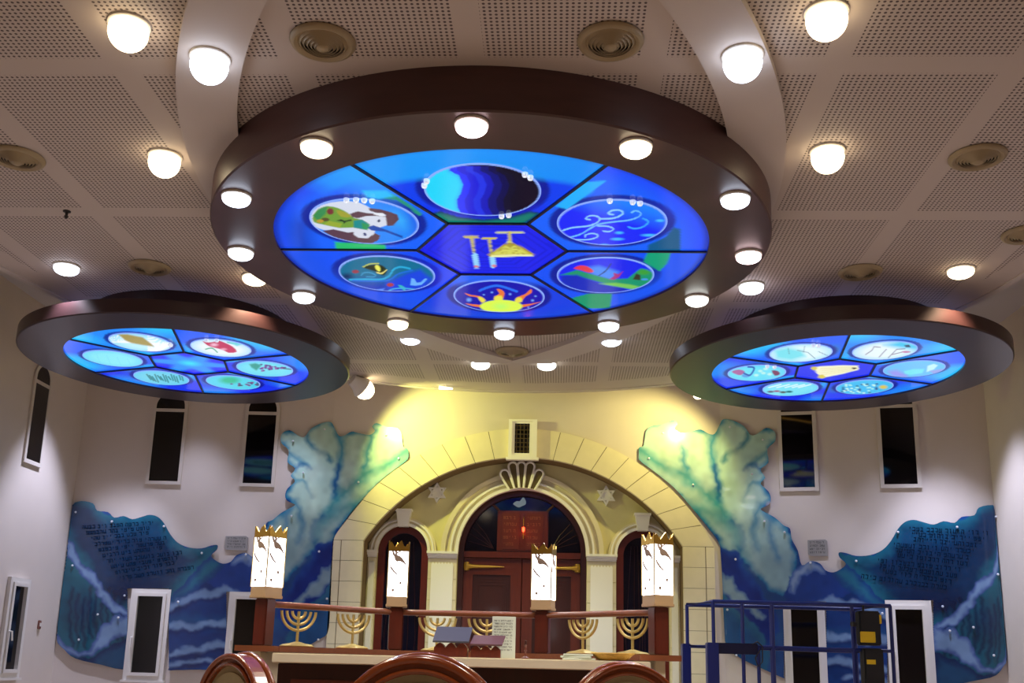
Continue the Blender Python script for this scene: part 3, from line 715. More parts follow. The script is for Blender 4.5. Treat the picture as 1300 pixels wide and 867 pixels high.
for px, py, lab in ((410,53,'round grey air vent in front of the large disc, left one of the pair'), (775,52,'round grey air vent in front of the large disc, right one of the pair'), (22,200,'round air vent cut by the left edge of the photo'),
    (1241,199,'round air vent in the perforated ceiling at the far right of the large disc'), (190,339,'round air vent above the small disc beside the left wall'), (1092,345,'round air vent above the small disc beside the right wall'), (650,446,'small far air vent centred just past the large disc'), (1303,297,'round air vent half out of the frame at the right edge')):
    p = atz(px, py, HC-.006)
    if v0 is None: v0 = vent(); v0.location = p; v0['label'] = lab; v0['group'] = 'round air vents in the ceiling'
    else: dup(v0, p, lab, 'round air vents in the ceiling')
p = atz(85, 268, HC); b = MB(); b.lathe((p.x, p.y, HC), [(.001, -.075), (.012, -.07), (.02, -.05), (.012, -.04), (.014, -.012), (.035, -.008), (.035, 0), (.001, 0)], 12)
tag(b.build('sprinkler', M['metal_dark']), 'tiny dark sprinkler head on the plain strip of the ceiling at the left', 'sprinkler')
# wall-washing floodlights under the far edge of the ceiling
def flood(loc, target, power, tone, label, lensmat, name='floodlight', cone=110, vis=True, rad=.075):
    d = (Vector(target)-Vector(loc)).normalized(); rt = d.cross(Vector((0, 0, 1))).normalized(); up = rt.cross(d)
    root = empty(name, loc, label, 'spotlight')
    L = Vector(loc)
    def lathe_dir(b, prof, n=24):
        tmp = MB(); tmp.lathe((0, 0, 0), prof, n); b.add([L+rt*x+up*y+d*z for x, y, z in tmp.v], tmp.f, 0, True)
    b = MB(); lathe_dir(b, [(.001, -.16), (rad*.6, -.15), (rad*.8, -.05), (rad*1.15, .03), (rad*1.15, .045), (rad, .045), (rad*.95, .0), (.001, -.005)]); b.build('housing', M['white_paint'], root)
    b = MB(); lathe_dir(b, [(.001, .05+rad*1.3), (rad*.5, .05+rad*1.2), (rad*.85, .05+rad*.85), (rad*1.05, .05+rad*.4), (rad*1.0, .045), (rad*.9, .02), (.001, .01)]); b.build('lens', lensmat, root)
    b = MB(); b.tube([L-d*.06, L-d*.06+Vector((0, 0, HC-L.z-.002))], .012, 8); b.build('stem', M['metal_dark'], root)
    lg = light('bulb', 'SPOT', Vector(d*(.05+rad*1.3+.05)), power, tone, root, .04, cone, .55)
    lg.rotation_euler = d.to_track_quat('-Z', 'Y').to_euler()
    return root
WASHC = (248, 250, 140)
p = atz(457, 490, HC-.14)
flood(p, (-1.25, WY+.1, 3.9), P_WASH*1.5, WASHC, 'bright warm floodlight under the far ceiling edge, right beside the left small disc', M['lens_warm'], cone=124, rad=.135)
flood((1.95, 14.05, HC-.14), (1.15, WY+.1, 3.9), P_WASH, (255,240,150), 'warm floodlight under the far ceiling edge, hidden behind the small disc beside the right wall', M['lens_warm'], cone=124)
p = atz(566, 493, HC-.05); b = MB(); b.tube([p+Vector((-.10, 0, .01)), p+Vector((.03, 0, 0)), p+Vector((.10, 0, -.004))], [.028, .02, .016], 10)
root = empty('spot_lamp', p, 'little white tubular lamp under the far ceiling edge, right of the warm floodlight', 'spotlight')
b.build('lamp_body', pm('lit white tube', (250,250,240), .4, emit=(255,250,225), es=1.6), root)
b = MB(); b.tube([p+Vector((0, 0, 0)), p+Vector((0, 0, .045))], .01, 6); b.build('stem', M['white_paint'], root)
# lamps over the side walls, on the upper ceiling
for x, y, tx, ty in ((XL+.95, 13.95, XL+.75, 13.95), (-5.4, 14.35, -5.4, 14.45), (-4.0, 14.45, -4.0, 14.55), (XR-.95, 13.75, XR-.75, 13.75), (4.6, 13.85, 4.65, 13.95), (3.2, 14.2, 3.22, 14.3), (XL+.72, 8.4, XL+.62, 8.4), (XR-.72, 8.2, XR-.62, 8.2)):
    light('wall_lamp', 'SPOT', (x, y, UP-.06), P_SIDE*(1.1 if abs(x+.6) > 5.5 else .34), (214,220,255), None, .07, 60, .6, (tx, ty, 0))
# ---------------------------------------------------------------- windows in the end wall
WN = [0]
def lin_xy(pt, ang, off=0.0):
    return pt
def window(pxl, pxr, pyt, pyb, fr, kind, handle=None, fanlight=False, sill=True):
    """pane edges in pixels; fr = frame width (m)"""
    WN[0] += 1
    c = wallpt((pxl+pxr)/2, (pyt+pyb)/2); a = wing_angle(c.x); ca, sa = math.cos(a), math.sin(a)
    pl, pr_ = wallpt(pxl, (pyt+pyb)/2), wallpt(pxr, (pyt+pyb)/2)
    wd = (Vector((pr_.x, pr_.y))-Vector((pl.x, pl.y))).length
    z0, z1 = wallpt((pxl+pxr)/2, pyb).z, wallpt((pxl+pxr)/2, pyt).z
    return build_window((c.x, c.y, z0), wd, z1-z0, fr, ca, sa, handle, fanlight, sill)
def build_window(base, wd, ht, fr, ca, sa, handle, fanlight, sill, side=None):
    up_ = fr < .07; dp = .028 if up_ else .05; sill = sill and not up_; fm = M['frame_wall'] if up_ else M['white_paint']
    o = bpy.data.objects.new('window_%d' % WN[0], None); COL.objects.link(o); o.location = base; struct(o)
    bx, by, bz = base
    f3 = lambda u, v, t: (bx+u*ca+t*sa, by+u*sa-t*ca, bz+v)     # u along wall, v up, t into the room
    h = wd/2
    top = ht
    b = MB()
    if not fanlight:
        b.ring([(-h-fr, -fr), (h+fr, -fr), (h+fr, top+fr), (-h-fr, top+fr)], [(-h, 0), (h, 0), (h, top), (-h, top)], f3, .003, dp)
    else:
        tr = .05; n = 16
        arc = [(h*math.cos(PI*i/n), top+tr+.03+h*math.sin(PI*i/n)) for i in range(n+1)]
        arco = [((h+fr)*math.cos(PI*i/n), top+tr+.03+(h+fr)*math.sin(PI*i/n)) for i in range(n+1)]
        b.ring([(-h-fr, -fr), (h+fr, -fr)]+arco, [(-h, 0), (h, 0)]+arc, f3, .003, dp)
        b.prism([(-h, top), (h, top), (h, top+tr), (-h, top+tr)], f3, .004, dp-.004)
    if sill: b.prism([(-h-fr*1.25, -fr-.03), (h+fr*1.25, -fr-.03), (h+fr*1.25, -fr), (-h-fr*1.25, -fr)], f3, .003, .075)
    b.build('window_frame', fm, o)
    if fr > .07:
        b = MB(); s = fr*.42
        b.ring([(-h-s, -s), (h+s, -s), (h+s, top+s), (-h-s, top+s)], [(-h, 0), (h, 0), (h, top), (-h, top)], f3, .051, .072); b.build('sash', M['white_paint'], o)
    b = MB(); b.prism([(-h, 0), (h, 0), (h, top), (-h, top)], f3, .006, .02); b.build('pane', M['black_glass'], o)
    if fanlight:
        b = MB(); b.prism([(-h, top+tr), (h, top+tr)]+arc[1:-1], f3, .006, .02); b.build('pane', M['black_glass'], o)
    if handle:
        b = MB(); hx = -h-fr*.25 if handle == 'left' else h+fr*.25
        b.tube([f3(hx, ht*.45, .07), f3(hx, ht*.45, .11), f3(hx+.01, ht*.45-.12, .12)], .012, 8); b.build('handle', M['white_paint'], o)
    return o
window(194, 230.5, 523, 611, .05, 'upper', fanlight=True)
window(312, 348, 527, 614, .05, 'upper', fanlight=True)
window(993, 1032.5, 527, 619, .055, 'upper', fanlight=True)
window(1119.5, 1161.5, 518, 615, .055, 'upper', fanlight=True)
LOWER = [(172, 204, 757, 854, .105, 'left'), (297, 335, 761, 858, .105, 'left'), (1005.5, 1039, 774, 872, .105, 'left'), (1138.5, 1173, 774, 872, .125, 'left')]
for l, r, t, bt, fr, hd in LOWER: window(l, r, t, bt, fr, 'lower', hd)
# side wall windows (left wall)
for px0, px1, yb, yt, fr, hd, fan in ((37, 55, 585.5, 489, .055, None, True), (7, 22.5, 849.5, 744, .11, 'left', False)):
    WN[0] += 1
    p0, p1 = atx(px0, (yb+yt)/2, XL), atx(px1, (yb+yt)/2, XL)
    zb, zt = atx((px0+px1)/2-5, yb, XL).z, atx((px0+px1)/2+5, yt, XL).z
    build_window((XL, (p0.y+p1.y)/2, zb), p1.y-p0.y, zt-zb, fr, 0.0, 1.0, hd, fan, True)
p = atx(49, 793, XL); b = MB(); b.box((XL+.012, p.y, p.z), (.022, .075, .12), bev=.006); sw = b.build('light_switch', M['rust'])
tag(sw, 'small brown switch plate on the left wall near the corner', 'switch')
b = MB(); b.box((XL+.026, p.y, p.z), (.01, .04, .05), bev=.003); s_ = b.build('rocker', M['white_paint'], sw)
# ---------------------------------------------------------------- wave murals
MUR = [(92,640),(103,636),(118,639),(123,648),(137,650),(145,657),(157,655),(168,659),(180,656),(190,653.5),(200,656),(208,664),(216,678),(226,689),(240,695),(256,696),(268,692.5),(276,692),(275,698),(268,705),(273,711),(283,715.5),(293,713),(300,705),(312,702),(323,707),(328,690),(336,676),(338,664),(346,660),(357,651),(368,645),(374.6,640.7),(365,636),(362,629),(365,620),(374.6,611),(369,604),(374.6,594.6),(365,586.5),(366.5,571.5),(357,562),(357.5,551),(367.7,546),(377,552),(386,555),(395,544),(409,537),(419.6,535.7),(424,541.5),(430,553),(437,553),(446,548),(455,549.6),(469,552),(476,547),(472.6,541.5),(478,537),(490,541.5),(503.7,544),(509.5,550.7),(512,567),(517.6,570),(517.6,583),(501,596),(478,614.5),(455,641),(437,664),(425.5,680),(423,694),(421,730),(419,775),(416,803),(404,812),(388,821),(330,846),(300,852),(254,850),(209,851),(157,850),(129,844),(96,836),(82,825),(71,808),(76.6,753),(83.5,703),(89,648)]
RX = [(60,1288),(71,1282),(89,1269),(103,1260),(190,1160),(276,1065),(357,984),(424,914),(517.6,811)]
RYO = [(530,-4),(575,-1),(610,3),(700,10),(760,14),(812,20),(850,22)]
def mirror(pts):
    P = np.asarray(pts, float); xs = np.array(RX, float); o = np.argsort(xs[:, 0])
    # side edge slants the other way: keep the corner line upright on the wall
    x = np.interp(P[:, 0], xs[o, 0], xs[o, 1]); y = P[:, 1]+np.interp(P[:, 1], *np.array(RYO, float).T)
    return np.stack([x, y], -1)
SLATE, PALE = (126,158,196), (160,190,206)
def vnoise(P, sc, seed):
    r = np.random.RandomState(seed).rand(64, 64)*2-1
    q = P/sc; i = np.floor(q).astype(int); f = q-i; f = f*f*(3-2*f); g = lambda a, b_: r[(i[:, 0]+a) % 64, (i[:, 1]+b_) % 64]
    return (g(0, 0)*(1-f[:, 0])+g(1, 0)*f[:, 0])*(1-f[:, 1])+(g(0, 1)*(1-f[:, 0])+g(1, 1)*f[:, 0])*f[:, 1]
def mural_paint(P0):
    # ragged, brushed edges
    P = P0+np.stack([2.2*vnoise(P0, 9, 1)+1.3*vnoise(P0, 4, 2), 2.2*vnoise(P0, 9, 3)+1.3*vnoise(P0, 4, 4)], -1)
    pt = Paint(P, (24,72,138)); x, y = P[:, 0], P[:, 1]
    # sea: bands of deep water
    for yy, h in ((740,30),(775,24),(805,22),(832,22)):
        pt.mixin(np.clip(1-np.abs(y-yy-4*np.sin(x/18))/h, 0, 1)*.55, (16,34,92))
    pt.mixin(np.clip(1-np.abs(y-790-3*np.sin(x/14))/14, 0, 1)*np.clip((x-200)/20, 0, 1)*.6, (34,92,140))
    # spray tower
    spray = [(330,705),(336,672),(346,658),(372,640),(360,628),(372,612),(366,602),(372,594),(362,584),(364,570),(352,558),(356,545),(380,548),(395,540),(419,532),(434,550),(455,545),(470,548),(470,535),(490,536),(512,545),(522,570),(520,586),(455,642),(428,676),(420,690),(400,700),(385,712),(372,730),(352,742),(336,735)]
    pt.fill(spray, (176,210,196), 1.2, 2, edge=(34,132,168), ew=9)
    def wisp(pts, wd, col, op=.8): pt.line(pts, wd, col, 5, soft=wd*.9, op=op)
    teal, deep, pale = (36,134,170), (26,96,160), (196,222,204)
    wisp([(429,553),(434,566),(433,585),(428,605),(427,630)], 9, teal, .9); wisp([(430,590),(428,610),(426,632)], 5, (24,84,150), .9)
    wisp([(478,545),(470,556),(468,572),(465,588),(462,596)], 6, teal, .85); wisp([(517,573),(503,582),(485,592),(468,600),(440,622),(415,650)], 11, (52,150,160), .85)
    wisp([(390,552),(393,563),(402,572),(415,577),(420,583)], 6, (36,120,150), .85); wisp([(366,572),(376,580),(385,588),(390,590)], 6, (44,130,160), .7)
    wisp([(372,596),(382,588),(392,594)], 5, (36,100,150), .7); wisp([(376,610),(386,612),(392,620),(396,630)], 5, (60,140,160), .7)
    wisp([(450,640),(430,648),(410,660),(400,672),(396,690)], 16, (46,140,150), .7); wisp([(408,655),(398,666),(394,682),(399,690)], 6, (24,110,150), .9)
    wisp([(376,636),(380,650),(384,668),(380,690)], 8, (60,134,164), .8); wisp([(366,645),(362,660),(360,680),(352,700)], 8, (70,140,176), .7)
    wisp([(395,600),(398,640),(390,680),(378,710)], 12, pale, .6); wisp([(450,560),(446,590),(440,612)], 12, pale, .6); wisp([(490,556),(487,575),(478,590)], 11, pale, .6); wisp([(405,548),(408,560),(402,600)], 12, pale, .5)
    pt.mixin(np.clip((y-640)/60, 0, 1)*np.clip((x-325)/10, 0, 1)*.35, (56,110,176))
    # deep blue water beside the arch
    pt.fill([(430,672),(424,684),(400,694),(396,706),(384,722),(370,742),(352,770),(362,800),(420,830),(428,760)], (20,50,140), 3, 2, edge=(30,76,160), ew=10)
    pt.fill([(424,716),(416,722),(408,722),(402,734),(392,740),(386,752),(374,760),(368,772),(380,770),(394,758),(408,756),(414,744),(424,738)], (138,168,186), 1.5, 2, edge=(80,116,170), ew=6)
    pt.fill([(424,742),(412,752),(400,764),(386,774),(370,790),(366,830),(424,830)], (26,84,140), 3, 2, edge=(44,110,150), ew=14)
    # sea and foam round the lamp
    pt.fill([(276,720),(300,712),(324,716),(338,722),(345,760),(300,752),(262,740)], (28,66,142), 2, 2)
    pt.fill([(292,718),(300,706),(314,702),(328,708),(340,730),(334,744),(322,722),(306,716)], (138,164,200), 1.5, 2, edge=(74,108,172), ew=6)
    # big left wave with the lettering
    pt.fill([(60,620),(118,636),(128,650),(150,656),(200,652),(212,664),(228,690),(256,697),(280,688),(262,711),(248,724),(232,742),(214,760),(180,778),(140,770),(112,738),(98,708),(86,690)], (12,50,88), 2, 2, edge=(26,104,128), ew=18)
    pt.dot((170, 752), 60, 26, (10,22,66), .9, .7); pt.dot((180, 672), 60, 18, (20,84,120), .9, .6)
    pt.fill([(268,706),(285,716),(276,730),(252,748),(226,764),(210,768),(222,752),(238,736),(252,718)], (36,112,140), 2, 2, edge=(24,70,130), ew=12)
    pt.fill([(60,700),(88,690),(104,716),(124,740),(142,768),(166,790),(160,850),(60,850)], (24,94,116), 2, 2, edge=(22,70,120), ew=10)
    for i in range(9): pt.line([(92+i*8, 745+(i % 3)*8), (88+i*8, 780), (92+i*8, 820-(i % 2)*8)], 4, (10,26,66), 3, soft=4, op=.8)
    pt.dot((105, 775), 36, 34, (12,34,80), .9, .6); pt.dot((100, 722), 22, 26, (36,112,124), .9, .6)
    pt.fill([(83,684),(92,688),(100,704),(104,716),(122,728),(134,748),(146,764),(166,776),(166,784),(146,778),(130,764),(118,742),(104,730),(92,716),(84,702)], SLATE, 1.5, 2, edge=(64,88,150), ew=5)
    pt.fill([(70,806),(84,820),(102,826),(116,822),(122,808),(128,794),(140,790),(146,780),(156,784),(168,780),(168,808),(152,806),(140,818),(122,828),(108,834),(88,832),(70,818)], SLATE, 1.5, 2, edge=(70,94,156), ew=6)
    pt.fill([(88,834),(110,836),(140,822),(166,810),(166,856),(120,850)], (24,74,112), 2, 2, edge=(14,40,90), ew=10)
    for pts, wd in (([(212,772),(228,766),(244,760),(256,754),(270,756),(285,748),(300,752)], 9), ([(212,797),(230,794),(246,797),(262,791),(280,793),(300,786)], 9), ([(216,832),(236,826),(254,826),(272,818),(290,820)], 8), ([(212,846),(240,840),(270,838)], 5)):
        pt.line(pts, wd, SLATE, 4, soft=4, op=.85); pt.line([(a, b_+6) for a, b_ in pts], 5, (14,34,92), 4, soft=4, op=.7)
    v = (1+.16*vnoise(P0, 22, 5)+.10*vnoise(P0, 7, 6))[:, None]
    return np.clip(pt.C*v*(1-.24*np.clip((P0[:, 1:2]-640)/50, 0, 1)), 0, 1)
def window_hole(l, r, t, bt, fr):
    k = fr*FOC/15.6+1.2
    return [(l-k, t-k), (r+k, t-k), (r+k, bt+k+40), (l-k, bt+k+40)]
GLYPHS = [[(0,0,1,.2),(.75,.2,1,1)], [(0,0,1,.2),(.75,.2,1,1),(0,.8,1,1)], [(0,0,1,.2),(.75,.2,1,1),(0,.35,.22,1)], [(.4,0,.65,1),(.1,0,.65,.2)], [(.4,0,.65,.5)], [(0,0,.22,1),(.75,0,1,1),(0,.8,1,1)], [(0,0,.25,.6),(.4,0,.6,.6),(.75,0,1,.8),(0,.75,1,.95)], [(0,.0,.8,.2),(.5,.2,.75,.8),(0,.8,1,1)]]
def lettering(name, rows, place, mt, parent, hgt, seed=1, gap=.35):
    """rows: (start, end) in a 2-D space; place maps 2-D to 3-D; strokes of square letters grouped in words"""
    rnd = random.Random(seed); b = MB()
    for (x0, y0), (x1, y1) in rows:
        L = math.hypot(x1-x0, y1-y0); ux, uy = (x1-x0)/L, (y1-y0)/L; s = 0.0
        while s < L-hgt*.8:
            for _ in range(rnd.randint(3, 6)):
                if s > L-hgt*.8: break
                gw = hgt*.72
                for a, c_, d, e in rnd.choice(GLYPHS):
                    q = [(a, c_), (d, c_), (d, e), (a, e)]
                    b.add([place(x0+ux*(s+u*gw)-uy*v*hgt, y0+uy*(s+u*gw)+ux*v*hgt) for u, v in q], [(0, 1, 2, 3)])
                s += gw+hgt*.22
            s += hgt*gap*1.6
    o = b.build(name, mt, parent); o['kind'] = 'stuff'; return o
for side in ('left', 'right'):
    holes = [window_hole(*w_[:5]) for w_ in (LOWER[:2] if side == 'left' else LOWER[2:])]
    outl = smooth(MUR, 3) if side == 'left' else [tuple(p) for p in mirror(smooth(MUR, 3))]
    # cut the windows out of the outline
    V, F = tri_mesh(outl, 1.7 if side == 'left' else 1.8, [])
    keep = []
    cen = np.array([V[f].mean(0) for f in F]); ok = np.ones(len(F), bool)
    for h in holes: ok &= ~inside(cen, h)
    F = [f for f, g in zip(F, ok) if g]
    if side == 'left': LP = V
    else:
        xs = np.array(RX, float); o_ = np.argsort(xs[:, 1]); yo = np.array(RYO, float)
        LP = np.stack([np.interp(V[:, 0], xs[o_, 1], xs[o_, 0]), np.interp(V[:, 1], yo[:, 0]+yo[:, 1], yo[:, 0])], -1)
    C = mural_paint(LP)
    base = wallpt(*( (240, 760) if side == 'left' else (1090, 770)), .04)
    root = empty('wave_mural', (base.x, base.y, 0.6), 'painted glass sea wave mural on the end wall %s of the ark arch' % side, 'mural')
    V3 = np.array([wallpt(a, c_, .045) for a, c_ in V]); V3[:, 0] = np.clip(V3[:, 0], XL+.03, XR-.03)
    used = sorted({i for f in F for i in f}); mp = {i: k for k, i in enumerate(used)}
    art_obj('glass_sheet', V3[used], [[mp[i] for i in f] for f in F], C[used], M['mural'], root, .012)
    bolts = [(96,650),(142,662),(208,668),(256,702),(92,718),(124,780),(158,756),(226,764),(312,704),(405,700),(100,812),(150,784),(415,760),(404,812),(372,560),(412,545),(490,552),(506,582),(455,612),(385,600),(370,655),(345,668)]
    b_pts = [tuple(p) for p in (bolts if side == 'left' else mirror(bolts))]
    for q in b_pts:
        c_ = wallpt(q[0], q[1], .062); b = MB()
        tmp = MB(); tmp.lathe((0, 0, 0), [(.001, .014), (.012, .012), (.017, 0), (.017, -.005), (.001, -.005)], 10)
        b.add([(c_.x+x, c_.y-z, c_.z+y) for x, y, z in tmp.v], tmp.f, 0, True); b.build('standoff_bolt', M['steel_bolt'], root)
    rows = [((104+i*5.2, 667+i*7.2), (196+i*6-(i % 3)*9, 661.5+i*6.2)) for i in range(10)]
    pl = (lambda u, v: wallpt(u, v, .0595)) if side == 'left' else (lambda u, v: wallpt(*mirror([(u, v)])[0], .0595))
    if side == 'right': rows = [((b_[0], b_[1]), (a[0], a[1])) for a, b_ in rows]; pl0 = pl; 
    if side == 'left': lettering('lettering', rows, pl, M['ink_dark'], root, 4.6, 3)
    else:
        rr = [(tuple(mirror([a])[0]), tuple(mirror([b_])[0])) for a, b_ in rows]
        lettering('lettering', rr, lambda u, v: wallpt(u, v, .0595), M['ink_dark'], root, 5.4, 4)
    # small grey plaque above the sea
    q = (287, 314, 680, 699) if side == 'left' else (1025, 1051, 685, 706)
    c_ = wallpt((q[0]+q[1])/2, (q[2]+q[3])/2); a = wing_angle(c_.x); tl, br = wallpt(q[0], q[2]), wallpt(q[1], q[3])
    wd, ht = abs(br.x-tl.x)/math.cos(a), tl.z-br.z
    pr0 = empty('wall_plaque', (c_.x, c_.y, br.z), 'small grey lettered plaque on the end wall, %s of the arch above the wave crest' % side, 'plaque')
    f3 = lambda u, v, t, c_=c_, a=a, br=br: (c_.x+u*math.cos(a)+t*math.sin(a), c_.y+u*math.sin(a)-t*math.cos(a), br.z+v)
    b = MB(); h = wd/2
    b.prism([(-h*.8, 0), (h, 0), (h, ht*.9), (h*.8, ht), (-h, ht*.96), (-h, ht*.12)], f3, .002, .02); b.build('plate', M['grey_plaque'], pr0)
    lettering('lettering', [((-h*.8, ht*(.12+i*.2)), (h*.8, ht*(.12+i*.2))) for i in range(4)], lambda u, v, f3=f3, ht=ht: f3(u, ht-v, .022), M['ink'], pr0, ht*.11, 6)
# ---------------------------------------------------------------- stone arch and the ark inside it
WR = 15.7
root = empty('stone_arch', (AX, WY, 0), 'large pale stone arch framing the ark, with wide joints between its blocks', 'arch')
b = MB(); NV = 19
def ap(t): return ((AX+RI*math.sin(-ai+2*ai*t), CIZ+RI*math.cos(-ai+2*ai*t)), (AX+RO*math.sin(-ao+2*ao*t), COZ+RO*math.cos(-ao+2*ao*t)))
for k in range(NV):
    g = .0007; t0, t1 = k/NV+g, (k+1)/NV-g
    A = [ap(t0+(t1-t0)*i/4)[0] for i in range(5)]; B = [ap(t0+(t1-t0)*i/4)[1] for i in range(5)]
    b.strip(A, B, XZ, WY-.045, WY+.04)
for s in (-1, 1):
    for k in range(10):
        z1 = SPR-k*.3-.003; z0 = SPR-(k+1)*.3+.003
        if z0 < 0: z0 = 0
        if z1 <= 0.05: break
        x0, x1 = AX+s*HW_I, AX+s*(HW_O-.135)
        b.prism([(x0, z0), (x1, z0), (x1, z1), (x0, z1)], XZ, WY-.045, WY+.04)
        b.prism([(AX+s*(HW_O-.123), z0), (AX+s*HW_O, z0), (AX+s*HW_O, z1), (AX+s*(HW_O-.123), z1)], XZ, WY-.045, WY+.04)
b.build('blocks', M['stone'], root)
b = MB(); N_ = 40
A = [(AX-HW_I-.004, 0)]+[ap(i/N_)[0] for i in range(N_+1)]+[(AX+HW_I+.004, 0)]
B = [(AX-HW_O+.004, 0)]+[ap(i/N_)[1] for i in range(N_+1)]+[(AX+HW_O-.004, 0)]
A = [(x+(AX-x)*-.002, z+.004) for x, z in A]; B = [(x+(AX-x)*.003, z-.004) for x, z in B]
b.strip(A, B, XZ, WY-.037, WY+.05); b.build('mortar', M['joint'], root)
# reveal of the arch back to the ark wall, browner and darker than the blocks
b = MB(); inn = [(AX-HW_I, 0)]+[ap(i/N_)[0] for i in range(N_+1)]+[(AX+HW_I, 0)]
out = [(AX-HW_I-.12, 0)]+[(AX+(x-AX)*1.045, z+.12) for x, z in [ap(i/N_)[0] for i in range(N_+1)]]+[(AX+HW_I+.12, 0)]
b.strip(inn, out, XZ, WY+.052, WR+.05); struct(b.build('wall_reveal', pm('dark brown reveal', (122,98,60), .7, noise=.08, scale=7)))
AC = -.542; SZ = 2.841; RC = .973; RS = .390; SO = 1.803
def opening(cx, r, n=24): return [(cx-r, 0)]+[(cx+r*math.cos(PI-PI*i/n), SZ+r*math.sin(PI-PI*i/n)) for i in range(n+1)]+[(cx+r, 0)]
outl = [(AX-HW_I-.01, 0)]+[ap(i/N_)[0] for i in range(N_+1)]+[(AX+HW_I+.01, 0)]
for cx, r in ((AC+SO, RS), (AC, RC), (AC-SO, RS)): outl += opening(cx, r)[::-1]
b = MB(); b.prism(outl, XZ, WR, WR+.22); struct(b.build('wall_ark', M['tymp']))
slab('wall_behind_ark', -4.2, 3.2, WR+.5, WR+.7, 0, UP, M['wood_dark'])
def archivolt(cx, r, bands, label):
    root = empty('archivolt', (cx, WR, SZ), label, 'arch moulding')
    for r0, r1, t, mt, nm in bands:
        b = MB(); b.strip([(cx+r0*math.cos(PI*i/40), SZ+r0*math.sin(PI*i/40)) for i in range(41)], [(cx+r1*math.cos(PI*i/40), SZ+r1*math.sin(PI*i/40)) for i in range(41)], XZ, WR-t, WR-.001)
        b.build(nm, M[mt], root)
archivolt(AC, RC, [(RC-.015, RC+.035, .10, 'mould', 'inner_moulding'), (RC+.035, RC+.085, .045, 'stone', 'groove'), (RC+.085, RC+.115, .085, 'mould', 'middle_moulding'), (RC+.115, RC+.185, .03, 'stone', 'groove'), (RC+.185, RC+.255, .07, 'stone', 'outer_moulding')], 'moulded stone half round arch over the central ark doors')
for s, nm in ((-1, 'left'), (1, 'right')):
    archivolt(AC+s*SO, RS, [(RS-.01, RS+.03, .09, 'mould', 'inner_moulding'), (RS+.03, RS+.065, .04, 'stone', 'groove'), (RS+.065, RS+.088, .075, 'mould', 'middle_moulding'), (RS+.088, RS+.118, .045, 'stone', 'outer_moulding')], 'small moulded half round arch over the %s side door of the ark' % nm)
    cx = AC+s*SO; b = MB(); b.prism([(cx-.075, SZ+RS-.03), (cx+.075, SZ+RS-.03), (cx+.115, SZ+RS+.22), (cx-.115, SZ+RS+.22)], XZ, WR-.13, WR-.001)
    b.prism([(cx-.125, SZ+RS+.2), (cx+.125, SZ+RS+.2), (cx+.125, SZ+RS+.235), (cx-.125, SZ+RS+.235)], XZ, WR-.15, WR-.001)
    o = b.build('keystone', M['mould']); tag(o, 'white tapered keystone topping the %s side arch' % nm, 'keystone')
for x0, x1, lab in ((AX-HW_I+.005, AC-SO-RS, 'leftmost'), (AC-SO+RS, AC-RC, 'left inner'), (AC+RC, AC+SO-RS, 'right inner'), (AC+SO+RS, AX+HW_I-.005, 'rightmost')):
    root = empty('pilaster', ((x0+x1)/2, WR, 0), '%s of the four pale pilasters between the ark doors' % lab, 'pilaster'); wd = x1-x0; c = (x0+x1)/2
    b = MB()
    for z, h, e, t in ((SZ-.035, .035, .035, .12), (SZ-.07, .035, .015, .09), (SZ-.10, .03, .0, .06)): b.prism([(x0-e*.4, z), (x1+e*.4, z), (x1+e*.4, z+h), (x0-e*.4, z+h)], XZ, WR-t, WR-.001)
    b.build('capital', M['mould'], root)
    b = MB()
    for k in range(9):
        z1 = SZ-.105-k*.31; z0 = max(z1-.30, 0)
        b.prism([(x0+.004, z0), (x1-.004, z0), (x1-.004, z1), (x0+.004, z1)], XZ, WR-.03, WR-.001)
    b.build('shaft', M['stone'], root)
    b = MB(); iw = min(.055, wd*.2)
    zt = SZ-.19; n = 7; arc = [(x0+iw+(wd-2*iw)*i/(n*2), zt+(.03 if i % 2 else 0)) for i in range(n*2+1)]
    b.prism([(x1-iw, 0), (x0+iw, 0)][::-1]+arc[::-1], XZ, WR-.055, WR-.028); b.build('panel', M['mould'], root)
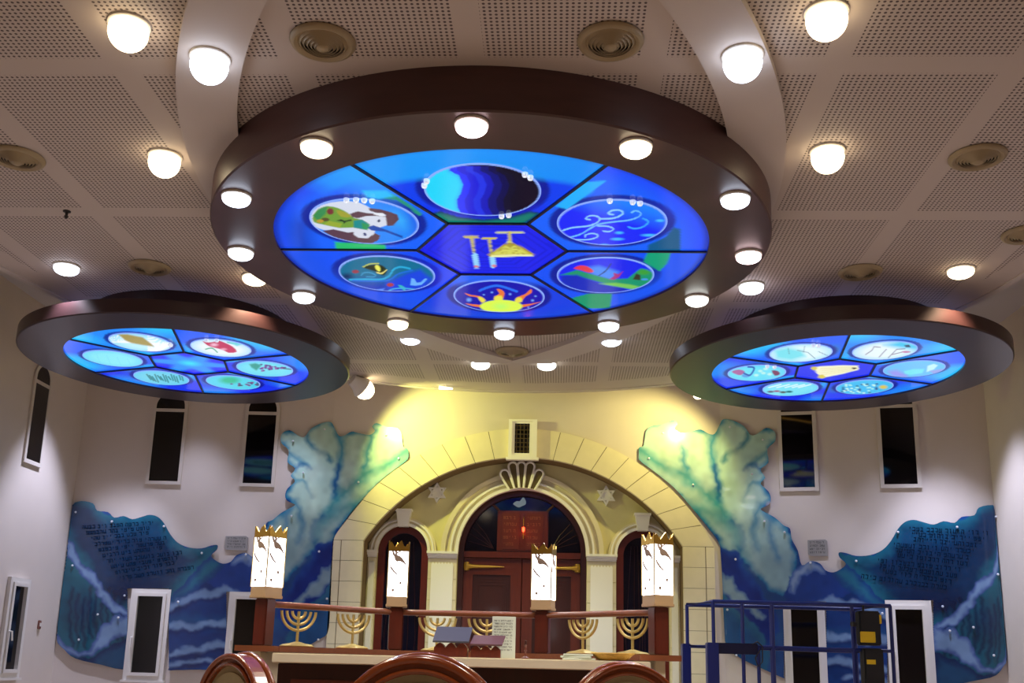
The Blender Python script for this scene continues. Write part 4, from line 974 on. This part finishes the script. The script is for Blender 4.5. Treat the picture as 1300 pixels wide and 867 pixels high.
# doors
root = empty('ark_door', (AC, WR+.12, 0), 'tall central ark doors of dark red wood under a half round glass fanlight', 'door')
b = MB(); q = opening(AC, RC-.002, 36); q2 = [(AC+(x-AC)*(1-.085/RC), z if z < SZ else SZ+(z-SZ)*(1-.085/RC)) for x, z in q]
b.strip(q, q2, XZ, WR+.08, WR+.2); b.build('door_frame', M['wood_dark'], root)
b = MB(); b.box((AC, WR+.13, SZ-.02), (2*RC-.18, .13, .09)); b.build('transom', M['wood'], root)
ri = RC-.086
for s in (-1, 1):
    b = MB(); x0, x1 = AC+s*.006, AC+s*(ri-.004)
    b.ring([(x0, .1), (x1, .1), (x1, SZ-.07), (x0, SZ-.07)], [(x0+s*.16, .35), (x1-s*.14, .35), (x1-s*.14, SZ-.32), (x0+s*.16, SZ-.32)], XZ, WR+.12, WR+.17); leaf = b.build('door_leaf', M['wood'], root)
    b = MB(); b.prism([(x0+s*.16, .35), (x1-s*.14, .35), (x1-s*.14, SZ-.32), (x0+s*.16, SZ-.32)], XZ, WR+.145, WR+.165)
    for k in range(3): b.ring([(x0+s*(.2+k*.03), .4+k*.05), (x1-s*(.18+k*.03), .4+k*.05), (x1-s*(.18+k*.03), SZ-.37-k*.05), (x0+s*(.2+k*.03), SZ-.37-k*.05)], [(x0+s*(.21+k*.03), .41+k*.05), (x1-s*(.19+k*.03), .41+k*.05), (x1-s*(.19+k*.03), SZ-.38-k*.05), (x0+s*(.21+k*.03), SZ-.38-k*.05)], XZ, WR+.138, WR+.146)
    b.build('door_panel', M['wood_dark'], leaf)
    b = MB(); xe = AC+s*(ri-.02)
    b.tube([(xe-s*.03, WR+.10, SZ-.2), (xe-s*.10, WR+.10, SZ-.2), (xe-s*.12, WR+.10, SZ-.2), (xe-s*.35, WR+.10, SZ-.2), (xe-s*.6, WR+.10, SZ-.2)], [.055, .035, .03, .022, .006], 10)
    b.lathe((xe-s*.03, WR+.10, SZ-.2), [(.001, -.07), (.04, -.06), (.05, 0), (.04, .06), (.001, .07)], 12); b.build('hinge_strap', M['gold'], leaf)
# fanlight: three panes round the tablets
b = MB(); ang = math.radians(52); rg = ri-.01
b.prism([(AC+rg*math.cos(PI*i/36), SZ+.03+(rg-.02)*math.sin(PI*i/36)) for i in range(37)], XZ, WR+.16, WR+.175); b.build('fanlight_pane', M['blue_glass'], root)
b = MB()
for s in (-1, 1):
    b.tube([(AC+s*.37, WR+.15, SZ+.66), (AC+s*.50, WR+.15, SZ+.79)], .022, 8)
    for k in range(4):
        a_ = .22+k*.24; b.tube([(AC+s*(.44), WR+.157, SZ+.08), (AC+s*(.44+.2*math.cos(a_)), WR+.157, SZ+.08+.26*math.sin(a_)), (AC+s*(.42+.42*math.cos(a_*.8)), WR+.157, SZ+.08+.5*math.sin(a_))], .005, 5)
b.build('fan_bars', M['wood_dark'], root)
b = MB(); b.box((AC, WR+.13, SZ+.345), (.78, .07, .63), bev=.015); tb = b.build('tablet', M['wood'], root)
for s in (-1, 1):
    b = MB(); b.box((AC+s*.18, WR+.092, SZ+.345), (.27, .014, .56), bev=.004); pl_ = b.build('tablet_leaf', pm('reddish tablet wood', (92,32,20), .4, noise=.2, scale=8), tb)
    lettering('lettering', [((AC+s*.18-.115, .09+i*.1), (AC+s*.18+.115, .09+i*.1)) for i in range(5)], lambda u, v: (u, WR+.083, SZ+.66-v), pm('carved letters', (128,72,50), .5), tb, .045, 11+s)
b = MB(); c = crop(570, 600, 7.222)
dv = [aty(x, y, WR+.15) for x, y in smooth(c((588,285),(620,262),(650,262),(672,232),(690,232),(706,265),(700,292),(670,306),(640,318),(610,305)), 3)]
b.prism([(p.x, p.z) for p in dv], XZ, WR+.14, WR+.158); b.build('dove_pane', M['dove'], root)
for s, nm in ((-1, 'left'), (1, 'right')):
    cx = AC+s*SO; root = empty('side_door', (cx, WR+.12, 0), 'narrow round headed wooden door on the %s of the ark, dark inset glass' % nm, 'door')
    b = MB(); q = opening(cx, RS-.002, 24); k_ = 1-.11/RS; q2 = [(cx+(x-cx)*k_, z if z < SZ else SZ+(z-SZ)*k_) for x, z in q]
    b.strip(q, q2, XZ, WR+.06, WR+.2); b.build('door_frame', pm('reddish frame wood '+nm, (96,26,16), .35, noise=.3, scale=6, coat=.3), root)
    b = MB(); b.prism([(x, max(z, .05)) for x, z in q2], XZ, WR+.12, WR+.14); b.build('glass_panel', M['blue_glass'], root)
    b = MB()
    for k in range(7): b.tube([(cx-.2+k*.06, WR+.117, .4), (cx-.24+k*.08+.05*math.sin(k), WR+.117, 1.6), (cx-.16+k*.05, WR+.117, SZ+.15)], .004, 5)
    b.build('etched_lines', M['wood_dark'], root)
    b = MB(); b.lathe((cx-s*.25, WR+.06, 1.9), [(.001, -.03), (.02, -.02), (.022, .02), (.001, .03)], 10); b.build('knob', M['gold'], root)
# star plaques and shell
for s, nm in ((-1, 'left'), (1, 'right')):
    cx, cz = -.572+s*1.287, 3.735; b = MB(); R_ = .158
    for f in (1, -1):
        tri = [(cx+R_*math.sin(2*PI*i/3+(0 if f > 0 else PI)), cz+R_*math.cos(2*PI*i/3+(0 if f > 0 else PI))) for i in range(3)]
        tr2 = [(cx+(x-cx)*.62, cz+(z-cz)*.62) for x, z in tri]
        b.ring(tri, tr2, XZ, WR-.06-(.004 if f > 0 else 0), WR-.001)
    b.prism(circ((cx, cz), .062, 24), XZ, WR-.05, WR-.001)
    tag(b.build('star_ornament', M['mould']), 'white six pointed star on the plaster %s of the central arch' % nm, 'star ornament')
root = empty('shell_ornament', (AC, WR-.1, 4.05), 'white outlined five lobed shell crowning the central ark arch', 'shell ornament')
c = crop(570, 520, 7.222)
lobes = [((555,735),(600,722),(510,590),40), ((600,722),(643,718),(585,522),40), ((645,718),(684,718),(665,515),36), ((684,718),(732,722),(745,522),40), ((735,722),(785,735),(826,590),40)]
fill = MB(); edge = MB()
for a, b_, t, r in lobes:
    bm_ = Vector(((a[0]+b_[0])/2, (a[1]+b_[1])/2)); d = (Vector(t)-bm_).normalized(); nrm = Vector((-d.y, d.x))
    if nrm.dot(Vector(a)-bm_) < 0: nrm = -nrm
    pts = [Vector(a)]+[Vector(t)+nrm*(r*math.cos(q))+d*(r*math.sin(q)) for q in [PI*i/14 for i in range(15)]]+[Vector(b_)]
    W3 = [aty(*c(tuple(p))[0], WR-.14) for p in pts]
    fill.prism([(p.x, p.z) for p in W3], XZ, WR-.12, WR-.0995); edge.tube([(p.x, WR-.135, p.z) for p in W3], .017, 8, closed=True)
fill.build('lobe_recess', pm('brown shell recess', (104,88,52), .7), root); edge.build('lobe_outline', M['mould'], root)
# grille window at the crown of the big arch
WN[0] += 1
o = bpy.data.objects.new('window_%d' % WN[0], None); COL.objects.link(o); p0, p1 = aty(645, 581, WY-.1), aty(682, 533, WY-.1); q0, q1 = aty(653, 575, WY-.1), aty(672.5, 537.5, WY-.1)
o.location = ((p0.x+p1.x)/2, WY-.06, p0.z); struct(o)
b = MB(); rect = lambda a, c_: [(a.x, a.z), (c_.x, a.z), (c_.x, c_.z), (a.x, c_.z)]
mid = lambda t: [(x+(X-x)*t, z+(Z-z)*t) for (x, z), (X, Z) in zip(rect(p0, p1), rect(q0, q1))]
b.ring(rect(p0, p1), mid(.55), XZ, WY-.13, WY-.047); b.ring(mid(.55), rect(q0, q1), XZ, WY-.10, WY-.047); b.prism([(p0.x-.03, p0.z-.035), (p1.x+.03, p0.z-.035), (p1.x+.03, p0.z+.005), (p0.x-.03, p0.z+.005)], XZ, WY-.15, WY-.047)
b.build('window_frame', M['mould'], o)
b = MB(); b.prism(rect(q0, q1), XZ, WY-.08, WY-.05); b.build('pane', M['black_glass'], o)
b = MB()
for i in range(7): z = q0.z+(q1.z-q0.z)*(i+.5)/7; b.tube([(q0.x, WY-.083, z), (q1.x, WY-.083, z)], .006, 5)
for i in range(4): x = q0.x+(q1.x-q0.x)*(i+.5)/4; b.tube([(x, WY-.083, q0.z), (x, WY-.083, q1.z)], .006, 5)
b.build('grille', pm('bronze grille', (96,80,40), .5, metal=.5), o)
# eternal light
p = aty(664.5, 672, WR-.10); root = empty('eternal_lamp', p, 'small glowing red lamp hanging in front of the carved tablets', 'lamp')
b = MB(); b.lathe(p, [(.001, -.045), (.016, -.03), (.022, 0), (.018, .03), (.001, .035)], 14); b.build('glass', M['red_glow'], root)
b = MB(); b.tube([p+Vector((0, 0, .03)), p+Vector((0, 0, .16)), p+Vector((0, .05, .2)), p+Vector((0, .175, .2))], .005, 6); b.tube([p+Vector((0, 0, -.04)), p+Vector((0, 0, -.14))], .007, 6); b.build('bracket', M['gold'], root)
light('flame', 'POINT', (0, -.06, 0), 1.2, (255,50,20), root, .03)
# ---------------------------------------------------------------- the bimah
BX, BY = -.745, 7.445; AP = 1.509; HSD = .625; DK = .45
octo = [(BX+AP/math.cos(PI/8)*math.cos(PI/8+PI/4*i), BY+AP/math.cos(PI/8)*math.sin(PI/8+PI/4*i)) for i in range(8)]
V1, V2, V3_, V4 = (BX-AP, BY+HSD), (BX-HSD, BY+AP), (BX+HSD, BY+AP), (BX+AP, BY+HSD)
root = empty('bimah', (BX, BY, 0), 'octagonal reading platform with cream parapet and wooden ledge in front of the ark', 'platform')
b = MB(); b.prism(octo, XYZ, .001, DK-.04); b.build('base', M['wood_dark'], root)
b = MB(); b.prism([(BX+(x-BX)*1.02, BY+(y-BY)*1.02) for x, y in octo], XYZ, DK-.04, DK); b.build('deck', M['wood'], root)
def seg_box(b, a, c, w, z0, z1, ext=0.0, mi=0):
    a, c = Vector(a), Vector(c); d = (c-a); L = d.length; mid = (a+c)/2
    b.box((mid.x, mid.y, (z0+z1)/2), (L+ext*2, w, z1-z0), mi, math.atan2(d.y, d.x))
SN = .16                                              # side wings of the parapet reach a little towards the viewer
segs = [((V1[0], V1[1]-SN), V1), (V1, V2), (V2, V3_), (V3_, V4), (V4, (V4[0], V4[1]-SN))]
for a, c in segs:
    b = MB(); seg_box(b, a, c, .07, DK, 1.255); w_ = b.build('parapet_panel', M['marble'], root)
    b = MB(); seg_box(b, a, c, .30, 1.256, 1.298, .05); b.build('ledge', M['wood_rail'], w_)
for i, (vx, vy) in enumerate((V1, V2, V3_, V4)):
    b = MB(); b.box((vx, vy, (1.30+1.655)/2), (.115, .115, 1.655-1.30), rot=(-PI/8, PI/8*.5, -PI/8*.5, PI/8)[i], bev=.008); b.build('post', M['wood'], root)
b = MB()
for a, c in segs[1:4]:
    A_, B_ = Vector((*a, 1.615)), Vector((*c, 1.615))
    b.tube([A_, B_], .025, 12)
b.build('rail', M['wood_rail'], root)
# reading table across the platform
TZ = 1.246; tx0, tx1 = aty(345, 835, 7.45).x, aty(826, 835, 7.45).x
root = empty('reading_table', ((tx0+tx1)/2, 7.74, DK), 'long reading table with a pale marble top and dark wood front', 'table')
b = MB(); b.box(((tx0+tx1)/2, 7.70, TZ-.034), (tx1-tx0, .50, .068), bev=.006); b.build('table_top', M['marble'], root)
b = MB(); b.box(((tx0+tx1)/2, 7.72, (DK+TZ-.069)/2+.0), (tx1-tx0-.06, .40, TZ-.07-DK), bev=.005); cb = b.build('cabinet', M['wood_dark'], root)
for k in range(4):
    xx = tx0+.1+k*(tx1-tx0-.2)/4; b = MB(); b.box((xx+(tx1-tx0-.2)/8, 7.515, .82), ((tx1-tx0-.2)/4-.06, .02, .5), bev=.006); b.build('front_panel', M['wood'], cb)
# lamps on the posts
def leaf_shape(s, seed):
    r = random.Random(seed); out = []
    out.append([(-.048,.345),(-.036,.345),(-.026,.322),(-.022,.345),(-.012,.345),(-.012,.318),(.006,.312),(.022,.30),(.042,.275),(.06,.245),(.05,.25),(.03,.268),(.008,.276),(-.012,.272),(-.026,.285),(-.03,.305),(-.042,.322)])
    out.append([(-.06,.26),(-.045,.235),(-.02,.205),(.0,.19),(-.005,.184),(-.03,.20),(-.055,.23)])
    out.append([(-.035,.345),(-.01,.328),(.02,.35),(.025,.358),(-.008,.338),(-.034,.352)])
    for cx, cz, q in ((.02,.13,.012), (-.03,.08,.013), (.045,.10,.014), (-.045,.15,.008)):
        out.append([(cx+q*math.cos(t*PI/4)*(1 if t % 2 else .6), cz+q*math.sin(t*PI/4)*(1 if t % 2 else .7)) for t in range(8)])
    return out
def lantern(W=.172):
    root = empty('post_lantern', (0, 0, 0), 'x', 'lantern'); h = W/2
    b = MB(); b.box((0, 0, .012), (W+.01, W+.01, .024), bev=.004); b.box((0, 0, .055), (W-.004, W-.004, .064)); b.build('base', M['lampbase'], root)
    b = MB(); b.box((0, 0, .28), (W, W, .385), bev=.004); gl = b.build('glass_body', M['lampglass'], root)
    for k in range(4):
        ca, sa = math.cos(k*PI/2), math.sin(k*PI/2); f = lambda u, v, t, ca=ca, sa=sa: (u*ca+(h+t)*sa, u*sa-(h+t)*ca, v+.088)
        for sh in leaf_shape(1, k)[:5]:
            b = MB(); b.prism([(u*1.25, .20+(v-.20)*1.25) for u, v in sh], f, -.001, .004); b.build('leaf_silhouette', M['leaf'], gl)
        b = MB(); zz = [(-h, .38), (-h, .44), (-h*.78, .462), (-h*.5, .425), (-h*.35, .415), (-h*.05, .45), (h*.22, .475), (h*.45, .43), (h*.6, .42), (h*.85, .44), (h, .468), (h, .38)]
        b.prism(zz, f, -.006, .004); b.build('crown', M['gold'], root)
    b = MB()
    for sx in (-1, 1):
        for sy in (-1, 1): b.box((sx*h, sy*h, .28), (.008, .008, .385))
    b.build('corner_strip', M['gold_soft'], root)
    light('bulb', 'POINT', (0, 0, .62), 3.0, (235,240,255), root, .06)
    return root
LZ = 1.656; lan = lantern()
for i, ((vx, vy), th, lab) in enumerate(zip((V1, V2, V3_, V4), (-34, 8, -13, 28), ('glowing white gold-crowned lantern standing in front of the sea mural, on the far left post', 'glowing lantern in front of the narrow left side door, second from the left', 'glowing lantern in front of the central ark doors, third from the left', 'glowing lantern in front of the right side door, last on the right'))):
    if i == 0: l = lan; l.location = (vx, vy, LZ); l.rotation_euler.z = bl(th); l['label'] = lab; l['group'] = 'lanterns on the bimah posts'
    else: dup(lan, (vx, vy, LZ), lab, 'lanterns on the bimah posts', bl(th))
# menorahs on the ledge, between posts
def menorah():
    root = empty('menorah', (0, 0, 0), 'x', 'menorah')
    b = MB(); b.lathe((0, 0, 0), [(.001, .0), (.13, .0), (.135, .008), (.11, .02), (.06, .028), (.02, .04), (.001, .042)], 28); b.build('base', M['gold_soft'], root)
    b = MB(); b.tube([(0, 0, .035), (0, 0, .275)], .0115, 10); b.build('stem', M['gold_soft'], root)
    for R_ in (.155, .108, .060):
        b = MB(); b.tube([(R_*math.cos(PI+PI*i/24), 0, .275+R_*math.sin(PI+PI*i/24)*.95) for i in range(25)], .0115, 8); b.build('branch_pair', M['gold_soft'], root)
    return root
mn = None
for px, sg, lab in ((378, 1, 'brass menorah in front of the sea mural, first from the left'), (448, 1, 'brass menorah in front of the left stone pier, on the left ledge'), (555, 2, 'brass menorah partly behind the tilted blue book rest'), (618, 2, 'brass menorah mostly hidden behind the white printed card'), (740, 3, 'brass menorah on the right ledge beside the straw tray'), (803, 3, 'brass menorah in front of the right side door, last on the right')):
    a, c = segs[sg]; a, c = Vector(a), Vector(c); d = c-a; r_ = ray(px, 800)
    det = r_[0]*(-d.y)+d.x*r_[1]; t = (a.x*(-d.y)+d.x*a.y)/det; p = Vector((r_[0]*t, r_[1]*t, 1.299))
    rz = math.atan2(d.y, d.x)
    if mn is None: mn = menorah(); mn.location = p; mn.rotation_euler.z = rz; mn['label'] = lab; mn['group'] = 'menorahs along the bimah rail'
    else: dup(mn, p, lab, 'menorahs along the bimah rail', rz)
# things on the table
def rest(px0, px1, pyt, pym, pyb, face, lab, lean, Y):
    a0, a1 = aty(px0, pyb, Y), aty(px1, pyb, Y); zt, zm = aty((px0+px1)/2, pyt, Y).z, aty((px0+px1)/2, pym, Y).z; wd = a1.x-a0.x; cx = (a0.x+a1.x)/2
    root = empty('book_rest', (cx, Y, TZ), lab, 'book rest')
    b = MB(); b.prism([(Y-.02, zm), (Y-.035, zm+.012), (Y+.10, zt), (Y+.115, zt-.012)], lambda u, v, t: (t+lean*(v-zm), u, v), cx-wd/2, cx+wd/2); b.build('sloped_board', M[face], root)
    b = MB()
    n = 3; pts = [(cx-wd*.46, TZ+.001)]
    for k in range(n):
        for q in range(9): pts.append((cx-wd*.46+wd*.92*(k+q/8)/n, TZ+.02+(zm-TZ-.02)*(.55+.45*math.sin(PI*q/8))))
    pts.append((cx+wd*.46, TZ+.001)); b.prism(pts, XZ, Y-.012, Y+.10); b.build('scalloped_base', M['wood'], root)
rest(549, 595, 795, 816, 832, 'bluegrey', 'taller book rest with a blue grey sloping board on the reading table', .12, 7.62)
rest(596, 637, 806, 820, 833, 'mauve', 'lower book rest with a mauve sloping board beside the white card', .25, 7.62)
p0, p1 = aty(624, 829, 7.80), aty(655, 783, 7.80)
root = empty('prayer_card', ((p0.x+p1.x)/2, 7.80, TZ), 'white printed card standing upright on the reading table', 'card')
b = MB(); b.box(((p0.x+p1.x)/2, 7.80, (TZ+.002+p1.z)/2), (p1.x-p0.x, .014, p1.z-TZ-.002), bev=.002); b.build('board', M['paper'], root)
b = MB(); b.box(((p0.x+p1.x)/2, 7.84, TZ+.05), (.05, .06, .098)); b.build('stand_foot', M['wood'], root)
lettering('lettering', [((p0.x+.015, .025+i*.021), (p1.x-.015, .025+i*.021)) for i in range(11)], lambda u, v: (u, 7.7915, p1.z-v), M['ink'], root, .011, 21)
p = aty(778, 836, 7.60); root = empty('straw_tray', (p.x, 7.62, TZ), 'round yellow woven straw tray on the right end of the table', 'tray')
b = MB(); b.lathe((p.x, 7.62, TZ), [(.001, .002), (.10, .002), (.148, .045), (.152, .05), (.145, .05), (.10, .012), (.001, .012)], 36); b.build('bowl', M['wicker'], root)
b = MB(); b.tube([(x, y, TZ+.05) for x, y in circ((p.x, 7.62), .149, 36)], .007, 6, closed=True); b.build('rim', M['wicker'], root)
p = aty(733, 836, 7.60)
for k in range(3):
    b = MB(); b.box((p.x+(.01, -.008, .004)[k], 7.60, TZ+.001+.007+k*.0145), (.225-.01*k, .16, .0135), rot=(.05, -.08, .02)[k], bev=.002); bk = b.build('booklet', M['paper'])
    tag(bk, ('lowest thin white booklet', 'middle thin white booklet', 'top thin white booklet')[k]+' of the little pile beside the straw tray', 'booklet', 'booklets on the table')
p = aty(667, 828, 7.76); root = empty('candlestick', (p.x, 7.76, TZ), 'small dark candlestick right of the white card', 'candlestick')
b = MB(); b.lathe((p.x, 7.76, TZ), [(.001, .001), (.03, .001), (.03, .01), (.008, .02), (.006, .05), (.011, .06), (.006, .07), (.010, .095), (.014, .10), (.001, .10)], 16); b.build('stick', M['wood'], root)
b = MB(); b.lathe((p.x, 7.76, TZ+.1), [(.001, .001), (.008, .001), (.008, .03), (.001, .034)], 10); b.build('candle', M['red_glow'] if False else M['wood_dark'], root)
# ---------------------------------------------------------------- chairs in the foreground
def chair():
    root = empty('synagogue_chair', (0, 0, 0), 'x', 'chair'); R_ = .27; TOP = 1.222; zc = TOP-R_
    def outline(r, n=28, zb=.42): return [(-r, zb)]+[(r*math.cos(PI-PI*i/n), zc+r*math.sin(PI-PI*i/n)) for i in range(n+1)]+[(r, zb)]
    b = MB(); b.strip(outline(R_), outline(R_-.055), XZ, -.012, .062)
    ar = [(x, -.018, z) for x, z in outline(R_-.012)]; b.tube(ar, .014, 10); b.tube([(x, -.018, z) for x, z in outline(R_-.048)], .009, 8)
    b.tube([(x, .068, z) for x, z in outline(R_-.010)], .022, 10); b.build('back_frame', M['chairwood'], root)
    b = MB(); b.prism(outline(R_-.05, zb=.5), XZ, .0, .05)
    q = outline(R_-.085, zb=.54); b.prism(q, XZ, -.008, .06); b.build('back_pad', M['cream_fabric'], root)
    b = MB(); b.box((0, .31, .41), (.54, .52, .06), bev=.015); b.build('seat_frame', M['chairwood'], root)
    b = MB(); b.box((0, .32, .465), (.48, .46, .06), bev=.025); b.build('seat', M['cream_fabric'], root)
    for sx in (-1, 1):
        for y, top_ in ((.03, .42), (.53, .66)):
            b = MB(); b.tube([(sx*.245, y, .0), (sx*.245, y, top_*.5), (sx*.245, y, top_)], [.018, .024, .026], 10); b.build('leg', M['chairwood'], root)
        b = MB(); b.tube([(sx*.25, .05, .70), (sx*.26, .25, .70), (sx*.26, .45, .69), (sx*.25, .56, .66)], .026, 10); b.build('armrest', M['chairwood'], root)
    return root
M['chairwood'] = pm('polished chestnut wood', (142,66,26), .22, noise=.3, scale=5, stretch=(3,3,3), coat=.5)
ch = None
for px, Y, rz, lab in ((533, 3.3, 0.0, 'round topped wooden chair with cream back in the bottom centre, largest of the three'), (797, 5.08, .2, 'round topped wooden chair with cream back at the bottom right, below the straw tray'), (296, 4.95, -.72, 'round topped wooden chair turned sideways at the bottom left, in front of the mural')):
    p = aty(px, 840, Y); loc = (p.x, Y, 0.0)
    if ch is None: ch = chair(); ch.location = loc; ch.rotation_euler.z = rz; ch['label'] = lab; ch['group'] = 'round backed chairs'
    else: dup(ch, loc, lab, 'round backed chairs', rz)
# ---------------------------------------------------------------- blue platform lift
A_ = aty(905, 761, 12.0); B_ = aty(1130, 772, 12.15); C_ = aty(872, 765, 12.75)
RZ = 1.955; A2, B2, C2 = (Vector((p.x, p.y)) for p in (A_, B_, C_)); D2 = B2+(C2-A2)
cen = (A2+D2)/2
root = empty('platform_lift', (cen.x, cen.y, 0), 'blue work platform lift with tube guard rails in front of the right mural', 'platform lift')
ux = (B2-A2).normalized(); uy = (C2-A2).normalized(); L_, Wd = (B2-A2).length, (C2-A2).length
P_ = lambda s, t, z: (A2.x+ux.x*s+uy.x*t, A2.y+ux.y*s+uy.y*t, z)
def rail(z, r, t_=0.0, s0=0.0, s1=None): return [P_(s0, t_, z), P_(L_ if s1 is None else s1, t_, z)]
PF = .92
b = MB(); b.prism([(P_(s, t, 0)[0], P_(s, t, 0)[1]) for s, t in ((-.05, -.05), (L_+.05, -.05), (L_+.05, Wd+.05), (-.05, Wd+.05))], XYZ, PF-.1, PF); b.build('platform', M['blue_paint'], root)
b = MB(); b.tube([P_(0, 0, RZ), P_(L_, 0, RZ), P_(L_, Wd, RZ), P_(0, Wd, RZ)], .024, 10, closed=True); b.build('top_rail', M['blue_paint'], root)
b = MB(); b.tube([P_(0, 0, 1.47), P_(L_, 0, 1.455), P_(L_, Wd, 1.455), P_(0, Wd, 1.47)], .02, 10, closed=True); b.build('mid_rail', M['blue_paint'], root)
for s, t in ((0, 0), (.33, 0), (.67, 0), (1.58, 0), (L_, 0), (0, Wd), (L_*.5, Wd), (L_, Wd), (.5, 0)):
    b = MB(); b.tube([P_(s, t, PF), P_(s, t, 1.46 if s == .5 else RZ)], .021, 10); b.build('stanchion', M['blue_paint'], root)
for s, t in ((-.02, 0), (-.02, Wd)):
    b = MB(); x, y, _ = P_(s, t, 0); b.box((x, y, (PF+1.50)/2), (.13 if t == 0 else .10, .12, 1.50-PF), rot=math.atan2(ux.y, ux.x), bev=.008); b.build('corner_socket', M['blue_paint'], root)
b = MB(); x, y, _ = P_(.26, .0, 0); b.box((x, y, 1.44), (.46, .05, .12), rot=math.atan2(ux.y, ux.x), bev=.006); b.build('gate_plate', pm('dark blue steel', (12,16,54), .4), root)
b = MB(); b.tube([P_(.42, -.035, 1.49), P_(.47, -.05, 1.52), P_(.53, -.04, 1.47), P_(.52, -.05, 1.30), P_(.47, -.045, 1.25), P_(.44, -.05, 1.34), P_(.50, -.055, 1.44)], .008, 6); b.build('coiled_cord', M['metal_dark'], root)
x, y, _ = P_(L_-.28, -.03, 0); rz = math.atan2(ux.y, ux.x)
b = MB(); b.box((x, y, 1.70), (.24, .14, .38), rot=rz, bev=.015); b.box((x+.02, y, 1.24), (.22, .15, .48), rot=rz, bev=.015); cbx = b.build('control_box', M['black_plastic'], root)
b = MB(); b.box((x-.03, y-.074, 1.60), (.17, .012, .12), rot=rz, bev=.004); b.build('yellow_label', M['yellow'], cbx)
b = MB(); b.box((x-.01, y-.078, 1.33), (.10, .008, .05), rot=rz); b.build('yellow_label', M['yellow'], cbx)
b = MB(); b.box((x+.12, y-.05, 1.80), (.03, .03, .1), rot=rz, bev=.004); b.build('yellow_switch', M['yellow'], cbx)
b = MB(); b.tube([(x-.06, y-.05, 1.89), (x-.06, y-.06, 1.95)], .014, 8); b.tube([(x-.15, y-.04, 1.74), (x-.20, y-.07, 1.74)], .028, 8); b.build('joystick', M['metal_dark'], cbx)
b = MB()
for t in (.12, Wd-.12):
    for s0, s1 in ((.15, L_-.15), (L_-.15, .15)):
        b.tube([P_(s0, t, .30), P_(s1, t, .82)], .03, 8)
b.build('scissor_arms', M['blue_paint'], root)
b = MB(); b.prism([(P_(s, t, 0)[0], P_(s, t, 0)[1]) for s, t in ((0, 0), (L_, 0), (L_, Wd), (0, Wd))], XYZ, .12, .30); b.build('chassis', M['blue_paint'], root)
for s in (.25, L_-.25):
    for t in (0, Wd):
        b = MB(); x, y, _ = P_(s, t, 0); tmp = MB(); tmp.lathe((0, 0, 0), [(.001, -.05), (.10, -.05), (.12, -.03), (.12, .03), (.10, .05), (.001, .05)], 20)
        b.add([(x+ux.x*a-ux.y*c_, y+ux.y*a+ux.x*c_, .121+e) for a, e, c_ in tmp.v], tmp.f, 0, True); b.build('wheel', M['black_plastic'], root)
